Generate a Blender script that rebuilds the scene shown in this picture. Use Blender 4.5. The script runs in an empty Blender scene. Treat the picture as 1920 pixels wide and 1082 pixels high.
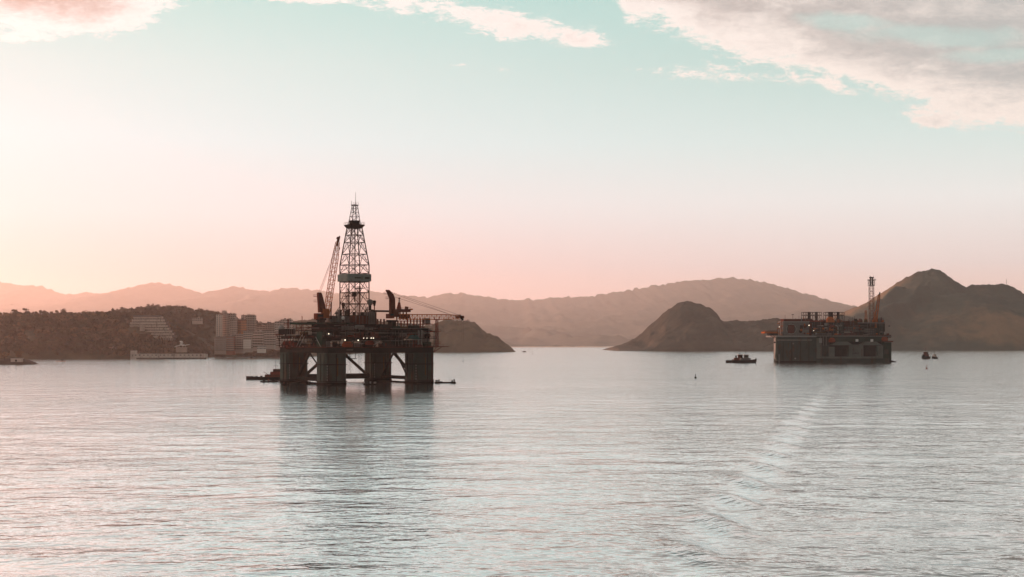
import bpy, math, random
import numpy as np
from mathutils import Vector, Matrix
R = math.radians
SC = bpy.context.scene
COL = SC.collection
# ------------------------------------------------------------------ camera
F, HY, CX, H = 2640.0, 644.0, 960.0, 24.0      # focal length in photo pixels, horizon row, centre column, eye height (m)
cam_d = bpy.data.cameras.new('camera')
cam = bpy.data.objects.new('camera', cam_d); COL.objects.link(cam)
cam.location = (0, 0, H); cam.rotation_euler = (R(90), 0, 0)
cam_d.sensor_width = 36.0; cam_d.lens = F / 1920 * 36.0
cam_d.shift_y = (HY - 541.0) / 1920.0
cam_d.clip_start = 0.5; cam_d.clip_end = 60000
SC.camera = cam
# ------------------------------------------------------------------ render / view
SC.render.engine = 'CYCLES'
SC.view_settings.view_transform = 'Standard'
SC.view_settings.look = 'None'
SC.view_settings.exposure = 0.3
SC.view_settings.gamma = 1.0
SC.view_settings.use_curve_mapping = False
SC.cycles.use_denoising = True
SC.cycles.max_bounces = 6
SC.cycles.diffuse_bounces = 2
SC.cycles.glossy_bounces = 3
SC.cycles.volume_bounces = 1
SC.cycles.transparent_max_bounces = 8
SC.cycles.sample_clamp_indirect = 6.0
# ------------------------------------------------------------------ sun and sky
SUN_AZ, SUN_EL = -46.0, 8.0                    # degrees from the view direction (negative: to the left), degrees up
sun_dir = Vector((math.sin(R(SUN_AZ)) * math.cos(R(SUN_EL)), math.cos(R(SUN_AZ)) * math.cos(R(SUN_EL)), math.sin(R(SUN_EL))))
sl = bpy.data.lights.new('sun', 'SUN'); sl.energy = 5.0; sl.angle = R(0.5); sl.color = (1.0, 0.43, 0.29)
so = bpy.data.objects.new('sun', sl); COL.objects.link(so)
so.rotation_euler = sun_dir.to_track_quat('Z', 'Y').to_euler()
so.location = sun_dir * 500

class NT:
    """small helper that adds nodes to a tree"""
    def __init__(s, tree): s.t = tree; s.n = tree.nodes; s.l = tree.links
    def add(s, typ, **kw):
        n = s.n.new(typ)
        for k, v in kw.items(): setattr(n, k, v)
        return n
    def put(s, sock, v):
        if isinstance(v, bpy.types.NodeSocket): s.l.new(v, sock)
        elif v is not None: sock.default_value = v
    def m(s, op, a, b=None, c=None, clamp=False):
        n = s.add('ShaderNodeMath', operation=op); n.use_clamp = clamp
        s.put(n.inputs[0], a)
        if b is not None: s.put(n.inputs[1], b)
        if c is not None: s.put(n.inputs[2], c)
        return n.outputs[0]
    def ss(s, v, a, b):                                   # smoothstep
        n = s.add('ShaderNodeMapRange', interpolation_type='SMOOTHSTEP')
        s.put(n.inputs['Value'], v); n.inputs['From Min'].default_value = a; n.inputs['From Max'].default_value = b
        return n.outputs[0]
    def lin(s, v, a, b, c=0.0, d=1.0, clamp=True):
        n = s.add('ShaderNodeMapRange', clamp=clamp)
        s.put(n.inputs['Value'], v)
        for k, x in zip(('From Min', 'From Max', 'To Min', 'To Max'), (a, b, c, d)): n.inputs[k].default_value = x
        return n.outputs[0]
    def mix(s, f, a, b, blend='MIX'):
        n = s.add('ShaderNodeMix', data_type='RGBA', blend_type=blend)
        s.put(n.inputs[0], f); s.put(n.inputs[6], a); s.put(n.inputs[7], b)
        return n.outputs[2]
    def xyz(s, x, y, z):
        n = s.add('ShaderNodeCombineXYZ')
        for i, v in enumerate((x, y, z)): s.put(n.inputs[i], v)
        return n.outputs[0]
    def noise(s, vec, scale, detail=4, rough=0.55, dist=0.0, lac=2.0):
        n = s.add('ShaderNodeTexNoise'); s.put(n.inputs['Vector'], vec)
        n.inputs['Scale'].default_value = scale; n.inputs['Detail'].default_value = detail
        n.inputs['Roughness'].default_value = rough; n.inputs['Distortion'].default_value = dist
        n.inputs['Lacunarity'].default_value = lac
        return n.outputs['Fac']
    def ramp(s, v, stops):
        n = s.add('ShaderNodeValToRGB'); s.put(n.inputs[0], v)
        e = n.color_ramp.elements
        while len(e) < len(stops): e.new(0.5)
        for q, (p, c) in zip(e, stops): q.position = p; q.color = (*c, 1)
        return n.outputs[0]

def lin3(r, g, b):                                        # 0-255 display value to scene-linear
    f = lambda c: (c / 255) / 12.92 if c / 255 < 0.04045 else ((c / 255 + 0.055) / 1.055) ** 2.4
    return (f(r), f(g), f(b))

W = bpy.data.worlds.new('World'); SC.world = W; W.use_nodes = True
w = NT(W.node_tree); W.node_tree.nodes.clear()
tc = w.add('ShaderNodeTexCoord'); sep = w.add('ShaderNodeSeparateXYZ'); w.l.new(tc.outputs['Generated'], sep.inputs[0])
dx, dy, dz = sep.outputs
sky = w.add('ShaderNodeTexSky', sky_type='NISHITA'); sky.sun_disc = False
sky.sun_elevation = R(SUN_EL); sky.sun_rotation = R(SUN_AZ)
sky.air_density = 1.2; sky.dust_density = 2.0; sky.ozone_density = 1.0
# how near a direction's compass bearing is to the sun's: 1 towards it, -1 away from it
hl = w.m('MAXIMUM', w.m('SQRT', w.m('ADD', w.m('MULTIPLY', dx, dx), w.m('MULTIPLY', dy, dy))), 0.001)
sdot = w.m('DIVIDE', w.m('ADD', w.m('MULTIPLY', dx, math.sin(R(SUN_AZ))), w.m('MULTIPLY', dy, math.cos(R(SUN_AZ)))), hl)
el = w.m('ABSOLUTE', dz)
SUNW = [(0.0, (.86, 0.52, 0.46)), (0.035, (.78, .51, .50)), (0.09, (.77, .77, .79)), (0.14, lin3(217, 238, 241)), (0.19, lin3(208, 232, 231)),
        (0.24, lin3(182, 223, 218)), (0.45, lin3(160, 198, 202)), (1.0, lin3(115, 155, 172))]
FAR = [(0.0, (1.15, .62, .50)), (0.028, (1.02, .68, .58)), (0.055, lin3(241, 229, 226)), (0.10, lin3(241, 244, 242)), (0.14, lin3(216, 235, 231)),
       (0.19, lin3(186, 218, 211)), (0.25, lin3(168, 212, 206)), (0.45, lin3(130, 172, 176)), (1.0, lin3(98, 140, 158))]
near_c = w.ramp(el, SUNW); far_c = w.ramp(el, FAR)
grad = w.mix(w.ss(sdot, 0.93, 0.38), near_c, far_c)
# the half of the sky away from the low sun is dimmer
dim = w.lin(sdot, -0.9, 0.4, 0.13, 1.04)
grad = w.mix(1.0, grad, w.xyz(dim, dim, dim), 'MULTIPLY')
# clouds: bearings as tangents of the forward direction (fixed in the world)
yy = w.m('MAXIMUM', dy, 0.05)
sx = w.m('DIVIDE', dx, yy); sz = w.m('DIVIDE', dz, yy)
front = w.ss(dy, 0.3, 0.7)
def uvpx(px, py): return ((px - CX) / F, (HY - py) / F)
warp1 = w.noise(w.xyz(sx, w.m('MULTIPLY', sz, 1.6), 3.1), 14, 5, 0.6)
warp2 = w.noise(w.xyz(sx, w.m('MULTIPLY', sz, 1.6), 9.7), 14, 5, 0.6)
wx = w.m('ADD', sx, w.m('MULTIPLY', w.m('SUBTRACT', warp1, 0.5), 0.040))
wz = w.m('ADD', sz, w.m('MULTIPLY', w.m('SUBTRACT', warp2, 0.5), 0.022))
def blob(px, py, rx, ry, ang=0.0):
    """soft elliptical patch of cloud cover: 1 in the middle, 0 at the rim"""
    cx, cz = uvpx(px, py); a = R(ang); ca, sa = math.cos(a), math.sin(a)
    ddx = w.m('SUBTRACT', wx, cx); ddz = w.m('SUBTRACT', wz, cz)
    # positive angle: the right-hand end is lower
    p = w.m('MULTIPLY', w.m('SUBTRACT', w.m('MULTIPLY', ddx, ca), w.m('MULTIPLY', ddz, sa)), F / rx)
    q = w.m('MULTIPLY', w.m('ADD', w.m('MULTIPLY', ddx, sa), w.m('MULTIPLY', ddz, ca)), F / ry)
    r = w.m('SQRT', w.m('ADD', w.m('MULTIPLY', p, p), w.m('MULTIPLY', q, q)))
    return w.m('SUBTRACT', 1.0, r)
def vmax(*a):
    r = a[0]
    for b in a[1:]: r = w.m('MAXIMUM', r, b)
    return r
slope = w.m('SUBTRACT', wz, w.m('ADD', w.m('MULTIPLY', w.m('SUBTRACT', wx, uvpx(1110, 0)[0]), -0.26), uvpx(0, 44)[1]))
bank = w.m('MULTIPLY', w.m('MINIMUM', w.m('MULTIPLY', slope, F / 62.0), 1.7), w.ss(wx, uvpx(1080, 0)[0], uvpx(1190, 0)[0]))
bank = w.m('SUBTRACT', bank, w.m('MULTIPLY', w.m('SUBTRACT', 1.0, w.ss(wx, uvpx(1080, 0)[0], uvpx(1190, 0)[0])), 2.0))
cover = vmax(w.m('MULTIPLY', blob(60, -25, 300, 108, 0), 2.6), blob(40, 72, 110, 16, 0), blob(600, -8, 120, 16, 3), w.m('MULTIPLY', blob(790, 8, 190, 34, 9), 0.75), w.m('MULTIPLY', blob(960, 44, 170, 32, 12), 0.75), w.m('MULTIPLY', blob(1075, 66, 130, 20, 12), 0.7), bank,
             blob(1830, 195, 150, 52, -2), blob(1750, 228, 60, 18, 0), w.m('MULTIPLY', blob(1390, 141, 190, 20, 3), 0.5), w.m('MULTIPLY', blob(1540, 152, 150, 26, 8), 0.6), w.m('MULTIPLY', blob(870, 130, 40, 6, 0), 0.2))
cover = w.m('ADD', w.m('MULTIPLY', cover, front), w.m('MULTIPLY', w.m('SUBTRACT', 1.0, front), -0.4))
# broken cloud overhead, above the picture and behind: same noise on a flat layer
zz = w.m('MAXIMUM', dz, 0.06)
flat = w.xyz(w.m('DIVIDE', dx, zz), w.m('DIVIDE', dy, zz), 0.0)
over = w.m('SUBTRACT', w.noise(flat, 0.55, 6, 0.6), 0.38)
over = w.m('MULTIPLY', w.m('MULTIPLY', over, 5.0), w.ss(dz, 0.235, 0.31))
over = w.m('SUBTRACT', over, w.m('MULTIPLY', w.m('SUBTRACT', 1.0, w.ss(dz, 0.235, 0.31)), 1.8))
fine = w.noise(w.xyz(sx, w.m('MULTIPLY', sz, 1.9), 0.0), 42, 10, 0.70, 0.5)
broad = w.noise(w.xyz(sx, w.m('MULTIPLY', sz, 3.4), 5.0), 9.5, 6, 0.55, 0.3)
dens = w.m('ADD', w.m('MAXIMUM', cover, over), w.m('MULTIPLY', w.m('SUBTRACT', fine, 0.5), 1.7))
dens = w.m('ADD', dens, w.m('MULTIPLY', w.m('SUBTRACT', broad, 0.5), 1.5))
wisp = w.noise(w.xyz(w.m('ADD', sx, w.m('MULTIPLY', sz, 0.5)), w.m('MULTIPLY', sz, 3.2), 2.0), 110, 8, 0.72, 0.8)
dens = w.m('ADD', dens, w.m('MULTIPLY', w.m('SUBTRACT', wisp, 0.5), 1.3))
gaps = w.m('MAXIMUM', w.m('MAXIMUM', blob(1760, 64, 230, 30, 1), blob(1880, 98, 150, 22, -2)), w.m('MAXIMUM', blob(1590, 42, 120, 26, 4), 0.0))
alpha = w.ss(dens, 0.03, 0.52)
alpha = w.m('MULTIPLY', alpha, w.m('SUBTRACT', 1.0, w.m('MULTIPLY', w.ss(w.m('ADD', w.m('MULTIPLY', gaps, 1.3), w.m('MULTIPLY', w.m('SUBTRACT', broad, 0.5), 1.6)), 0.1, 1.0), 0.58)))
thick = w.ss(w.m('ADD', dens, w.m('MULTIPLY', w.m('SUBTRACT', broad, 0.5), 1.6)), 0.35, 2.3)
white = w.mix(w.ss(sdot, 0.93, 0.38), (1.05, .95, .91, 1), (*lin3(255, 241, 231), 1))
grey = w.mix(w.ss(sdot, 0.93, 0.38), (*lin3(205, 166, 154), 1), (*lin3(186, 186, 184), 1))
grey = w.mix(w.ss(dz, 0.245, 0.33), grey, w.mix(w.ss(sdot, 0.93, 0.38), (*lin3(240, 216, 207), 1), (*lin3(158, 157, 154), 1)))
cl = w.mix(thick, white, grey)
cl = w.mix(1.0, cl, w.xyz(dim, dim, dim), 'MULTIPLY')
grad = w.mix(w.m('MULTIPLY', alpha, 0.96), grad, cl)
scaled = w.mix(1.0, grad, (10.0, 10.0, 10.0, 1), 'MULTIPLY')
mixd = w.mix(0.985, sky.outputs[0], scaled)
bg = w.add('ShaderNodeBackground'); w.l.new(mixd, bg.inputs[0]); bg.inputs[1].default_value = 0.081
wo = w.add('ShaderNodeOutputWorld'); w.l.new(bg.outputs[0], wo.inputs[0])

# ------------------------------------------------------------------ materials
def mat(name, col, rough=0.75, metal=0.0, var=0.25, scale=0.4, stain=None, stain_amt=0.0, streak=0.0, bump=0.0, emit=None, spec=0.0):
    m = bpy.data.materials.new(name); m.use_nodes = True
    t = NT(m.node_tree); b = m.node_tree.nodes['Principled BSDF']
    b.inputs['Roughness'].default_value = rough; b.inputs['Metallic'].default_value = metal
    if spec is not None: b.inputs['Specular IOR Level'].default_value = spec
    co = t.add('ShaderNodeTexCoord').outputs['Object']
    n1 = t.noise(co, scale, 5, 0.6)
    c = t.mix(n1, (*[x * (1 - var) for x in col], 1), (*[x * (1 + var) for x in col], 1))
    if stain:
        mp = t.add('ShaderNodeMapping'); t.l.new(co, mp.inputs[0]); mp.inputs['Scale'].default_value = (1, 1, 0.25 if streak else 1)
        n2 = t.noise(mp.outputs[0], scale * 1.7, 6, 0.65)
        c = t.mix(t.ss(n2, 0.62 - stain_amt * 0.4, 0.72), c, (*stain, 1))
    t.l.new(c, b.inputs['Base Color'])
    if bump:
        bn = t.add('ShaderNodeBump'); bn.inputs['Strength'].default_value = 1.0; bn.inputs['Distance'].default_value = bump
        t.l.new(t.noise(co, scale * 3, 6, 0.6), bn.inputs['Height']); t.l.new(bn.outputs[0], b.inputs['Normal'])
    if emit:
        b.inputs['Emission Color'].default_value = (*emit[:3], 1); b.inputs['Emission Strength'].default_value = emit[3]
    return m
RUST = (0.06, 0.02, 0.010)
M = dict(
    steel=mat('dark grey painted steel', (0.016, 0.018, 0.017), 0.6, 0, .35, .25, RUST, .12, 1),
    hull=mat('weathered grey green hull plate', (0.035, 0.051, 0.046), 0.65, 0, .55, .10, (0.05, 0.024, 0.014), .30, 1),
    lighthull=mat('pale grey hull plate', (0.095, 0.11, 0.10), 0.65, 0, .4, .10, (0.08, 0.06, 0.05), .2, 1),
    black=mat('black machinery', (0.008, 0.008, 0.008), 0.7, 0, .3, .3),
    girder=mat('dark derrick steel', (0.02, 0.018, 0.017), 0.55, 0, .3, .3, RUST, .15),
    rust=mat('rust red painted steel', (0.085, 0.022, 0.014), 0.65, 0, .4, .4, (0.04, 0.02, 0.015), .2),
    red=mat('oxide red equipment paint', (0.14, 0.028, 0.018), 0.6, 0, .4, .4, (0.05, 0.03, 0.02), .2),
    orange=mat('orange yellow crane paint', (0.30, 0.085, 0.02), 0.55, 0, .3, .4, RUST, .2),
    lifeboat=mat('lifeboat orange', (0.22, 0.04, 0.012), 0.6, 0, .15, .4),
    grey=mat('grey painted module', (0.12, 0.122, 0.116), 0.65, 0, .3, .3, (0.08, 0.05, 0.04), .2, 1),
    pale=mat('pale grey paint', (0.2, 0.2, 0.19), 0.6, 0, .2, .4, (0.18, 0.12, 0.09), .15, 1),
    white=mat('off white paint', (0.6, 0.59, 0.56), 0.5, 0, .12, .4),
    green=mat('dark green paint', (0.013, 0.034, 0.026), 0.6, 0, .3, .3, RUST, .1),
    teal=mat('teal tarpaulin', (0.02, 0.10, 0.10), 0.7, 0, .2, .6),
    olive=mat('ochre brown paint', (0.07, 0.042, 0.014), 0.65, 0, .3, .4),
    wind=mat('grey green wind wall sheet', (0.20, 0.25, 0.235), 0.6, 0, .12, .4, (0.12, 0.12, 0.11), .15, 1),
    glass=mat('dark window glass', (0.02, 0.022, 0.025), 0.15, 0, .2, .2, spec=.5),
    lampw=mat('lit deck lamp', (0.9, 0.85, 0.75), 0.5, emit=(1.0, 0.86, 0.66, 4.0)),
    wall_p=mat('pink grey rendered wall', (0.50, 0.41, 0.36), 0.85, 0, .15, .08),
    wall_b=mat('brown concrete wall', (0.40, 0.30, 0.25), 0.85, 0, .2, .08),
    wall_w=mat('cream white wall', (0.62, 0.54, 0.48), 0.85, 0, .12, .08),
    wall_sunlit=mat('orange sunlit facade', (0.60, 0.24, 0.10), 0.85, 0, .15, .1),  # the low sun's orange glow is put into this wall colour
    roof=mat('flat roof felt', (0.16, 0.13, 0.12), 0.9, 0, .2, .1),
    tile=mat('red clay roof', (0.28, 0.10, 0.06), 0.85, 0, .2, .2),
    terrace=mat('weathered terrace concrete', (0.52, 0.44, 0.38), 0.85, 0, .35, .25, (0.12, 0.09, 0.07), .3, 1),
    stone=mat('quay stone', (0.55, 0.48, 0.42), 0.9, 0, .25, .1, (0.14, 0.11, 0.09), .3, 1),
    rock=mat('wet shore rock', (0.07, 0.06, 0.055), 0.85, 0, .4, .15, bump=.3),
    bark=mat('bark', (0.06, 0.045, 0.035), 0.9),
    leaf=mat('dark leaves', (0.088, 0.060, 0.031), 0.8, 0, .75, .022),  # brown of the warm shore haze is mixed into the leaf colour
    leaf2=mat('olive leaves in warm haze', (0.15, 0.085, 0.04), 0.8, 0, .4, .06),  # olive leaves; the haze's warm brown is in the colour too
    sand=mat('beach sand', (0.5, 0.4, 0.32), 0.9, 0, .2, .02),
    bird=mat('dark feathers', (0.05, 0.045, 0.04), 0.8),
)

# ------------------------------------------------------------------ mesh helpers
class MB:
    """collects shapes and links them as ONE mesh object"""
    def __init__(s): s.v = []; s.f = []
    def add(s, vs, fs):
        k = len(s.v); s.v += [tuple(p) for p in vs]; s.f += [tuple(i + k for i in f) for f in fs]; return s
    def bx(s, x0, x1, y0, y1, z0, z1):
        x0, x1 = sorted((x0, x1)); y0, y1 = sorted((y0, y1)); z0, z1 = sorted((z0, z1))
        return s.add([(x0, y0, z0), (x1, y0, z0), (x1, y1, z0), (x0, y1, z0), (x0, y0, z1), (x1, y0, z1), (x1, y1, z1), (x0, y1, z1)],
                     [(3, 2, 1, 0), (4, 5, 6, 7), (0, 1, 5, 4), (1, 2, 6, 5), (2, 3, 7, 6), (3, 0, 4, 7)])
    def tube(s, p, q, r, n=6, r2=None, cap=True):
        p = Vector(p); q = Vector(q); d = q - p
        if d.length < 1e-6: return s
        d.normalize(); a = d.orthogonal().normalized(); b = d.cross(a); r2 = r if r2 is None else r2
        vs = []
        off = math.pi / 4 if n == 4 else 0
        for c, rr in ((p, r), (q, r2)):
            for i in range(n):
                t = 2 * math.pi * i / n + off; vs.append(c + a * (rr * math.cos(t)) + b * (rr * math.sin(t)))
        fs = [(i, (i + 1) % n, n + (i + 1) % n, n + i) for i in range(n)]
        if cap: fs += [tuple(range(n - 1, -1, -1)), tuple(range(n, 2 * n))]
        return s.add(vs, fs)
    def bar(s, p, q, r): return s.tube(p, q, r * 1.2, 4)
    def sphere(s, c, r, n=14, m=8, sq=1.0):
        c = Vector(c); vs = [c + Vector((0, 0, -r * sq))]
        for j in range(1, m):
            t = math.pi * j / m - math.pi / 2
            for i in range(n):
                a = 2 * math.pi * i / n; vs.append(c + Vector((r * math.cos(t) * math.cos(a), r * math.cos(t) * math.sin(a), r * sq * math.sin(t))))
        vs.append(c + Vector((0, 0, r * sq))); fs = []
        for i in range(n): fs.append((0, 1 + (i + 1) % n, 1 + i))
        for j in range(m - 2):
            for i in range(n): fs.append((1 + j * n + i, 1 + j * n + (i + 1) % n, 1 + (j + 1) * n + (i + 1) % n, 1 + (j + 1) * n + i))
        t = len(vs) - 1
        for i in range(n): fs.append((t, 1 + (m - 2) * n + i, 1 + (m - 2) * n + (i + 1) % n))
        return s.add(vs, fs)
    def prism(s, poly, z0, z1):
        n = len(poly)
        return s.add([(x, y, z0) for x, y in poly] + [(x, y, z1) for x, y in poly],
                     [tuple(range(n - 1, -1, -1)), tuple(range(n, 2 * n))] + [(i, (i + 1) % n, n + (i + 1) % n, n + i) for i in range(n)])
    def loft(s, rings, cap=True):
        n = len(rings[0]); fs = []
        for j in range(len(rings) - 1):
            for i in range(n): fs.append((j * n + i, j * n + (i + 1) % n, (j + 1) * n + (i + 1) % n, (j + 1) * n + i))
        if cap: fs += [tuple(range(n - 1, -1, -1)), tuple(range((len(rings) - 1) * n, len(rings) * n))]
        return s.add([p for r in rings for p in r], fs)
    def truss(s, p, q, w0, w1, n, rc, rb, up=(0, 0, 1), mid=None, faces=(0, 1, 2, 3)):
        """square lattice girder from p to q: four chords, frames and zigzag diagonals"""
        p = Vector(p); q = Vector(q); d = (q - p).normalized(); up = Vector(up)
        a = d.cross(up)
        if a.length < 1e-3: a = d.orthogonal()
        a.normalize(); b = a.cross(d)
        rings = []
        for i in range(n + 1):
            t = i / n
            wd = w0 + (w1 - w0) * t if mid is None else (w0 + (mid - w0) * min(1, t * 5) if t < .5 else w1 + (mid - w1) * min(1, (1 - t) * 4))
            c = p + (q - p) * t; h = wd / 2
            rings.append([c + a * h + b * h, c - a * h + b * h, c - a * h - b * h, c + a * h - b * h])
        for i in range(n):
            for k in range(4):
                s.tube(rings[i][k], rings[i + 1][k], rc, 4, cap=False)
            for k in faces:
                k2 = (k + 1) % 4
                s.tube(rings[i][k], rings[i + 1][k2], rb, 3, cap=False) if i % 2 == 0 else s.tube(rings[i][k2], rings[i + 1][k], rb, 3, cap=False)
                s.tube(rings[i + 1][k], rings[i + 1][k2], rb, 3, cap=False)
        return s
    def build(s, name, m, parent=None, smooth=False, kind=None, label=None):
        me = bpy.data.meshes.new(name); me.from_pydata(s.v, [], s.f); me.update()
        if m: me.materials.append(m)
        if smooth: me.polygons.foreach_set('use_smooth', [True] * len(me.polygons))
        o = bpy.data.objects.new(name, me); COL.objects.link(o)
        if parent is not None: o.parent = parent
        if kind: o['kind'] = kind
        if label: o['label'] = label
        return o
def one(parent, name, m, fn, *a, smooth=False, label=None, **k):
    b = MB(); getattr(b, fn)(*a, **k); return b.build(name, m, parent, smooth, label=label)
def box(parent, name, m, *a, label=None): return one(parent, name, m, 'bx', *a, label=label)
def tag(o, label, cat, group=None):
    o['label'] = label; o['category'] = cat
    if group: o['group'] = group
    return o
def thing(name, label, cat, loc=(0, 0, 0), rz=0.0, group=None):
    o = bpy.data.objects.new(name, None); COL.objects.link(o); o.location = loc; o.rotation_euler = (0, 0, rz); o.empty_display_size = 2
    return tag(o, label, cat, group)
def copy_tree(o, parent=None):
    c = o.copy(); COL.objects.link(c)
    if parent is not None: c.parent = parent
    for ch in list(o.children): copy_tree(ch, c)
    return c
def P(px, py, d):                                         # the point at distance d (m) that the photo shows at pixel px, py
    return Vector(((px - CX) / F * d, d, H - (py - HY) / F * d))
def D(py): return F * H / (py - HY)                       # distance of the water surface seen at row py
# value noise
_lat = np.random.default_rng(5).random((256, 256))
def vnoise(x, y):
    xi = np.floor(x).astype(int); yi = np.floor(y).astype(int); fx = x - xi; fy = y - yi
    fx = fx * fx * (3 - 2 * fx); fy = fy * fy * (3 - 2 * fy)
    g = lambda a, b: _lat[a & 255, b & 255]
    return (g(xi, yi) * (1 - fx) + g(xi + 1, yi) * fx) * (1 - fy) + (g(xi, yi + 1) * (1 - fx) + g(xi + 1, yi + 1) * fx) * fy
def fbm(x, y, o=5, gain=.5):
    s = 0; a = 1; t = 0
    for i in range(o):
        s = s + a * vnoise(x * 2 ** i + 17.3 * i, y * 2 ** i + 5.1 * i); t += a; a *= gain
    return s / t
def mesh_np(name, v, f, m, kind=None, smooth=True):
    me = bpy.data.meshes.new(name)
    v = np.asarray(v, np.float32); f = np.asarray(f, np.int32)
    me.vertices.add(len(v)); me.vertices.foreach_set('co', v.ravel())
    k = f.shape[1]
    me.loops.add(f.size); me.loops.foreach_set('vertex_index', f.ravel())
    me.polygons.add(len(f)); me.polygons.foreach_set('loop_start', np.arange(0, f.size, k, dtype=np.int32))
    me.polygons.foreach_set('use_smooth', np.full(len(f), smooth))
    me.update(calc_edges=True); me.validate()
    me.materials.append(m)
    o = bpy.data.objects.new(name, me); COL.objects.link(o)
    if kind: o['kind'] = kind
    return o
def grid_faces(nr, nc):
    i = np.arange(nr - 1)[:, None] * nc + np.arange(nc - 1)[None, :]
    return np.stack([i, i + 1, i + nc + 1, i + nc], -1).reshape(-1, 4)
# ------------------------------------------------------------------ haze
hz = MB(); hz.bx(-15500, 15500, -4200, 35000, -3.0, 1460)
hm = bpy.data.materials.new('haze air'); hm.use_nodes = True
ht = NT(hm.node_tree); hm.node_tree.nodes.clear()
pv = ht.add('ShaderNodeVolumePrincipled'); pv.inputs['Color'].default_value = (0.93, 0.92, 0.90, 1)
pv.inputs['Density'].default_value = 0.000025; pv.inputs['Anisotropy'].default_value = 0.62
ht.l.new(pv.outputs[0], ht.add('ShaderNodeOutputMaterial').inputs['Volume'])
haze = hz.build('haze', hm, kind='stuff')
# ================================================================== water
wm = bpy.data.materials.new('bay water'); wm.use_nodes = True
t = NT(wm.node_tree); b = wm.node_tree.nodes['Principled BSDF']
b.inputs['Base Color'].default_value = (0.018, 0.050, 0.052, 1); b.inputs['Roughness'].default_value = 0.12; b.inputs['IOR'].default_value = 1.33
co = t.add('ShaderNodeTexCoord').outputs['Object']
def mp(sx, sy, rz, ox=0):
    n = t.add('ShaderNodeMapping'); t.l.new(co, n.inputs[0]); n.inputs['Scale'].default_value = (sx, sy, 1); n.inputs['Rotation'].default_value = (0, 0, R(rz)); n.inputs['Location'].default_value = (ox, 0, 0)
    return n.outputs[0]
gust = t.lin(t.noise(mp(0.0035, 0.010, 6), 1.0, 4, 0.6), 0.38, 0.64, 0.65, 1.2)      # wind patches
at = t.add('ShaderNodeAttribute', attribute_name='chop'); chop = t.m('ADD', 1.0, at.outputs['Fac'])
h1 = t.m('MULTIPLY', t.noise(mp(1.5, 1.8, 24), 0.9, 2, 0.5), 0.06)                      # ripples
h2 = t.m('MULTIPLY', t.noise(mp(0.36, 0.46, -22, 40), 1.0, 2, 0.5), 0.33)              # wavelets
h3 = t.m('MULTIPLY', t.noise(mp(0.055, 0.085, 10, 90), 1.0, 2, 0.5), 0.85)               # low swell
h4 = t.m('MULTIPLY', t.noise(mp(0.15, 0.20, -30, 140), 1.0, 2, 0.5), 0.41)
hh = t.m('ADD', t.m('MULTIPLY', t.m('ADD', t.m('ADD', t.m('MULTIPLY', h1, chop), h4), t.m('MULTIPLY', h2, chop)), gust), h3)
sp = t.add('ShaderNodeSeparateXYZ'); t.l.new(co, sp.inputs[0])          # sheltered water round the rig lies calmer
qx = t.m('DIVIDE', t.m('ADD', sp.outputs[0], 84.0), 75.0); qy = t.m('DIVIDE', t.m('SUBTRACT', sp.outputs[1], 760.0), 120.0)
shel = t.m('SUBTRACT', 1.0, t.m('MULTIPLY', t.m('POWER', 2.718, t.m('MULTIPLY', t.m('ADD', t.m('MULTIPLY', qx, qx), t.m('MULTIPLY', qy, qy)), -1.0)), 0.68))
hh = t.m('MULTIPLY', hh, shel)
bn = t.add('ShaderNodeBump'); bn.inputs['Strength'].default_value = 1.0; bn.inputs['Distance'].default_value = 1.0
t.l.new(hh, bn.inputs['Height']); t.l.new(bn.outputs[0], b.inputs['Normal'])
gl = t.add('ShaderNodeBsdfGlossy'); gl.inputs['Color'].default_value = (0.92, 0.985, 1.0, 1); gl.inputs['Roughness'].default_value = 0.09
t.l.new(bn.outputs[0], gl.inputs['Normal'])
lw = t.add('ShaderNodeLayerWeight'); lw.inputs['Blend'].default_value = 0.5; t.l.new(bn.outputs[0], lw.inputs['Normal'])                  # grazing view: nearly a mirror
ms = t.add('ShaderNodeMixShader'); t.l.new(t.lin(lw.outputs['Facing'], 0.62, 0.90, 0.10, 1.0), ms.inputs[0])
t.l.new(b.outputs[0], ms.inputs[1]); t.l.new(gl.outputs[0], ms.inputs[2])
t.l.new(ms.outputs[0], wm.node_tree.nodes['Material Output'].inputs['Surface'])
ds = 96.0 * 1.0062 ** np.arange(455)                      # finer towards the viewer's ship
us = np.linspace(-0.46, 0.46, 440)
DD, UU = np.meshgrid(ds, us, indexing='ij'); XX = DD * UU
# the feathered edge of a ship's wake: short steep crests lying across a straight track
side = XX - (15.0 + 0.25 * (DD - 140.0))
ca = np.deg2rad(17.0)
cross = XX * np.cos(ca) + DD * np.sin(ca)                 # across the crests
jit = (fbm(XX / 22, DD / 60, 3) - .5) * 5.0
lam = 13.4 * (1 + 0.25 * np.clip((DD - 140) / 600, 0, 1))
env = np.exp(-(side / 4.2) ** 2) * (0.75 + 0.5 * fbm(XX / 14 + 9, DD / 26, 3)) * np.clip((900 - DD) / 620, 0.0, 1)
ph = (cross + jit) * 2 * np.pi / lam
ZZ = 0.38 * env * (np.cos(ph) + 0.34 * np.cos(2 * ph))
CH = np.exp(-(side / 6.5) ** 2) * (1.7 * np.clip(np.cos(ph + .7), 0, 1) ** 1.5 - .3 * np.clip(-np.cos(ph + .7), 0, 1)) * np.clip((900 - DD) / 620, 0.0, 1)
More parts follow.
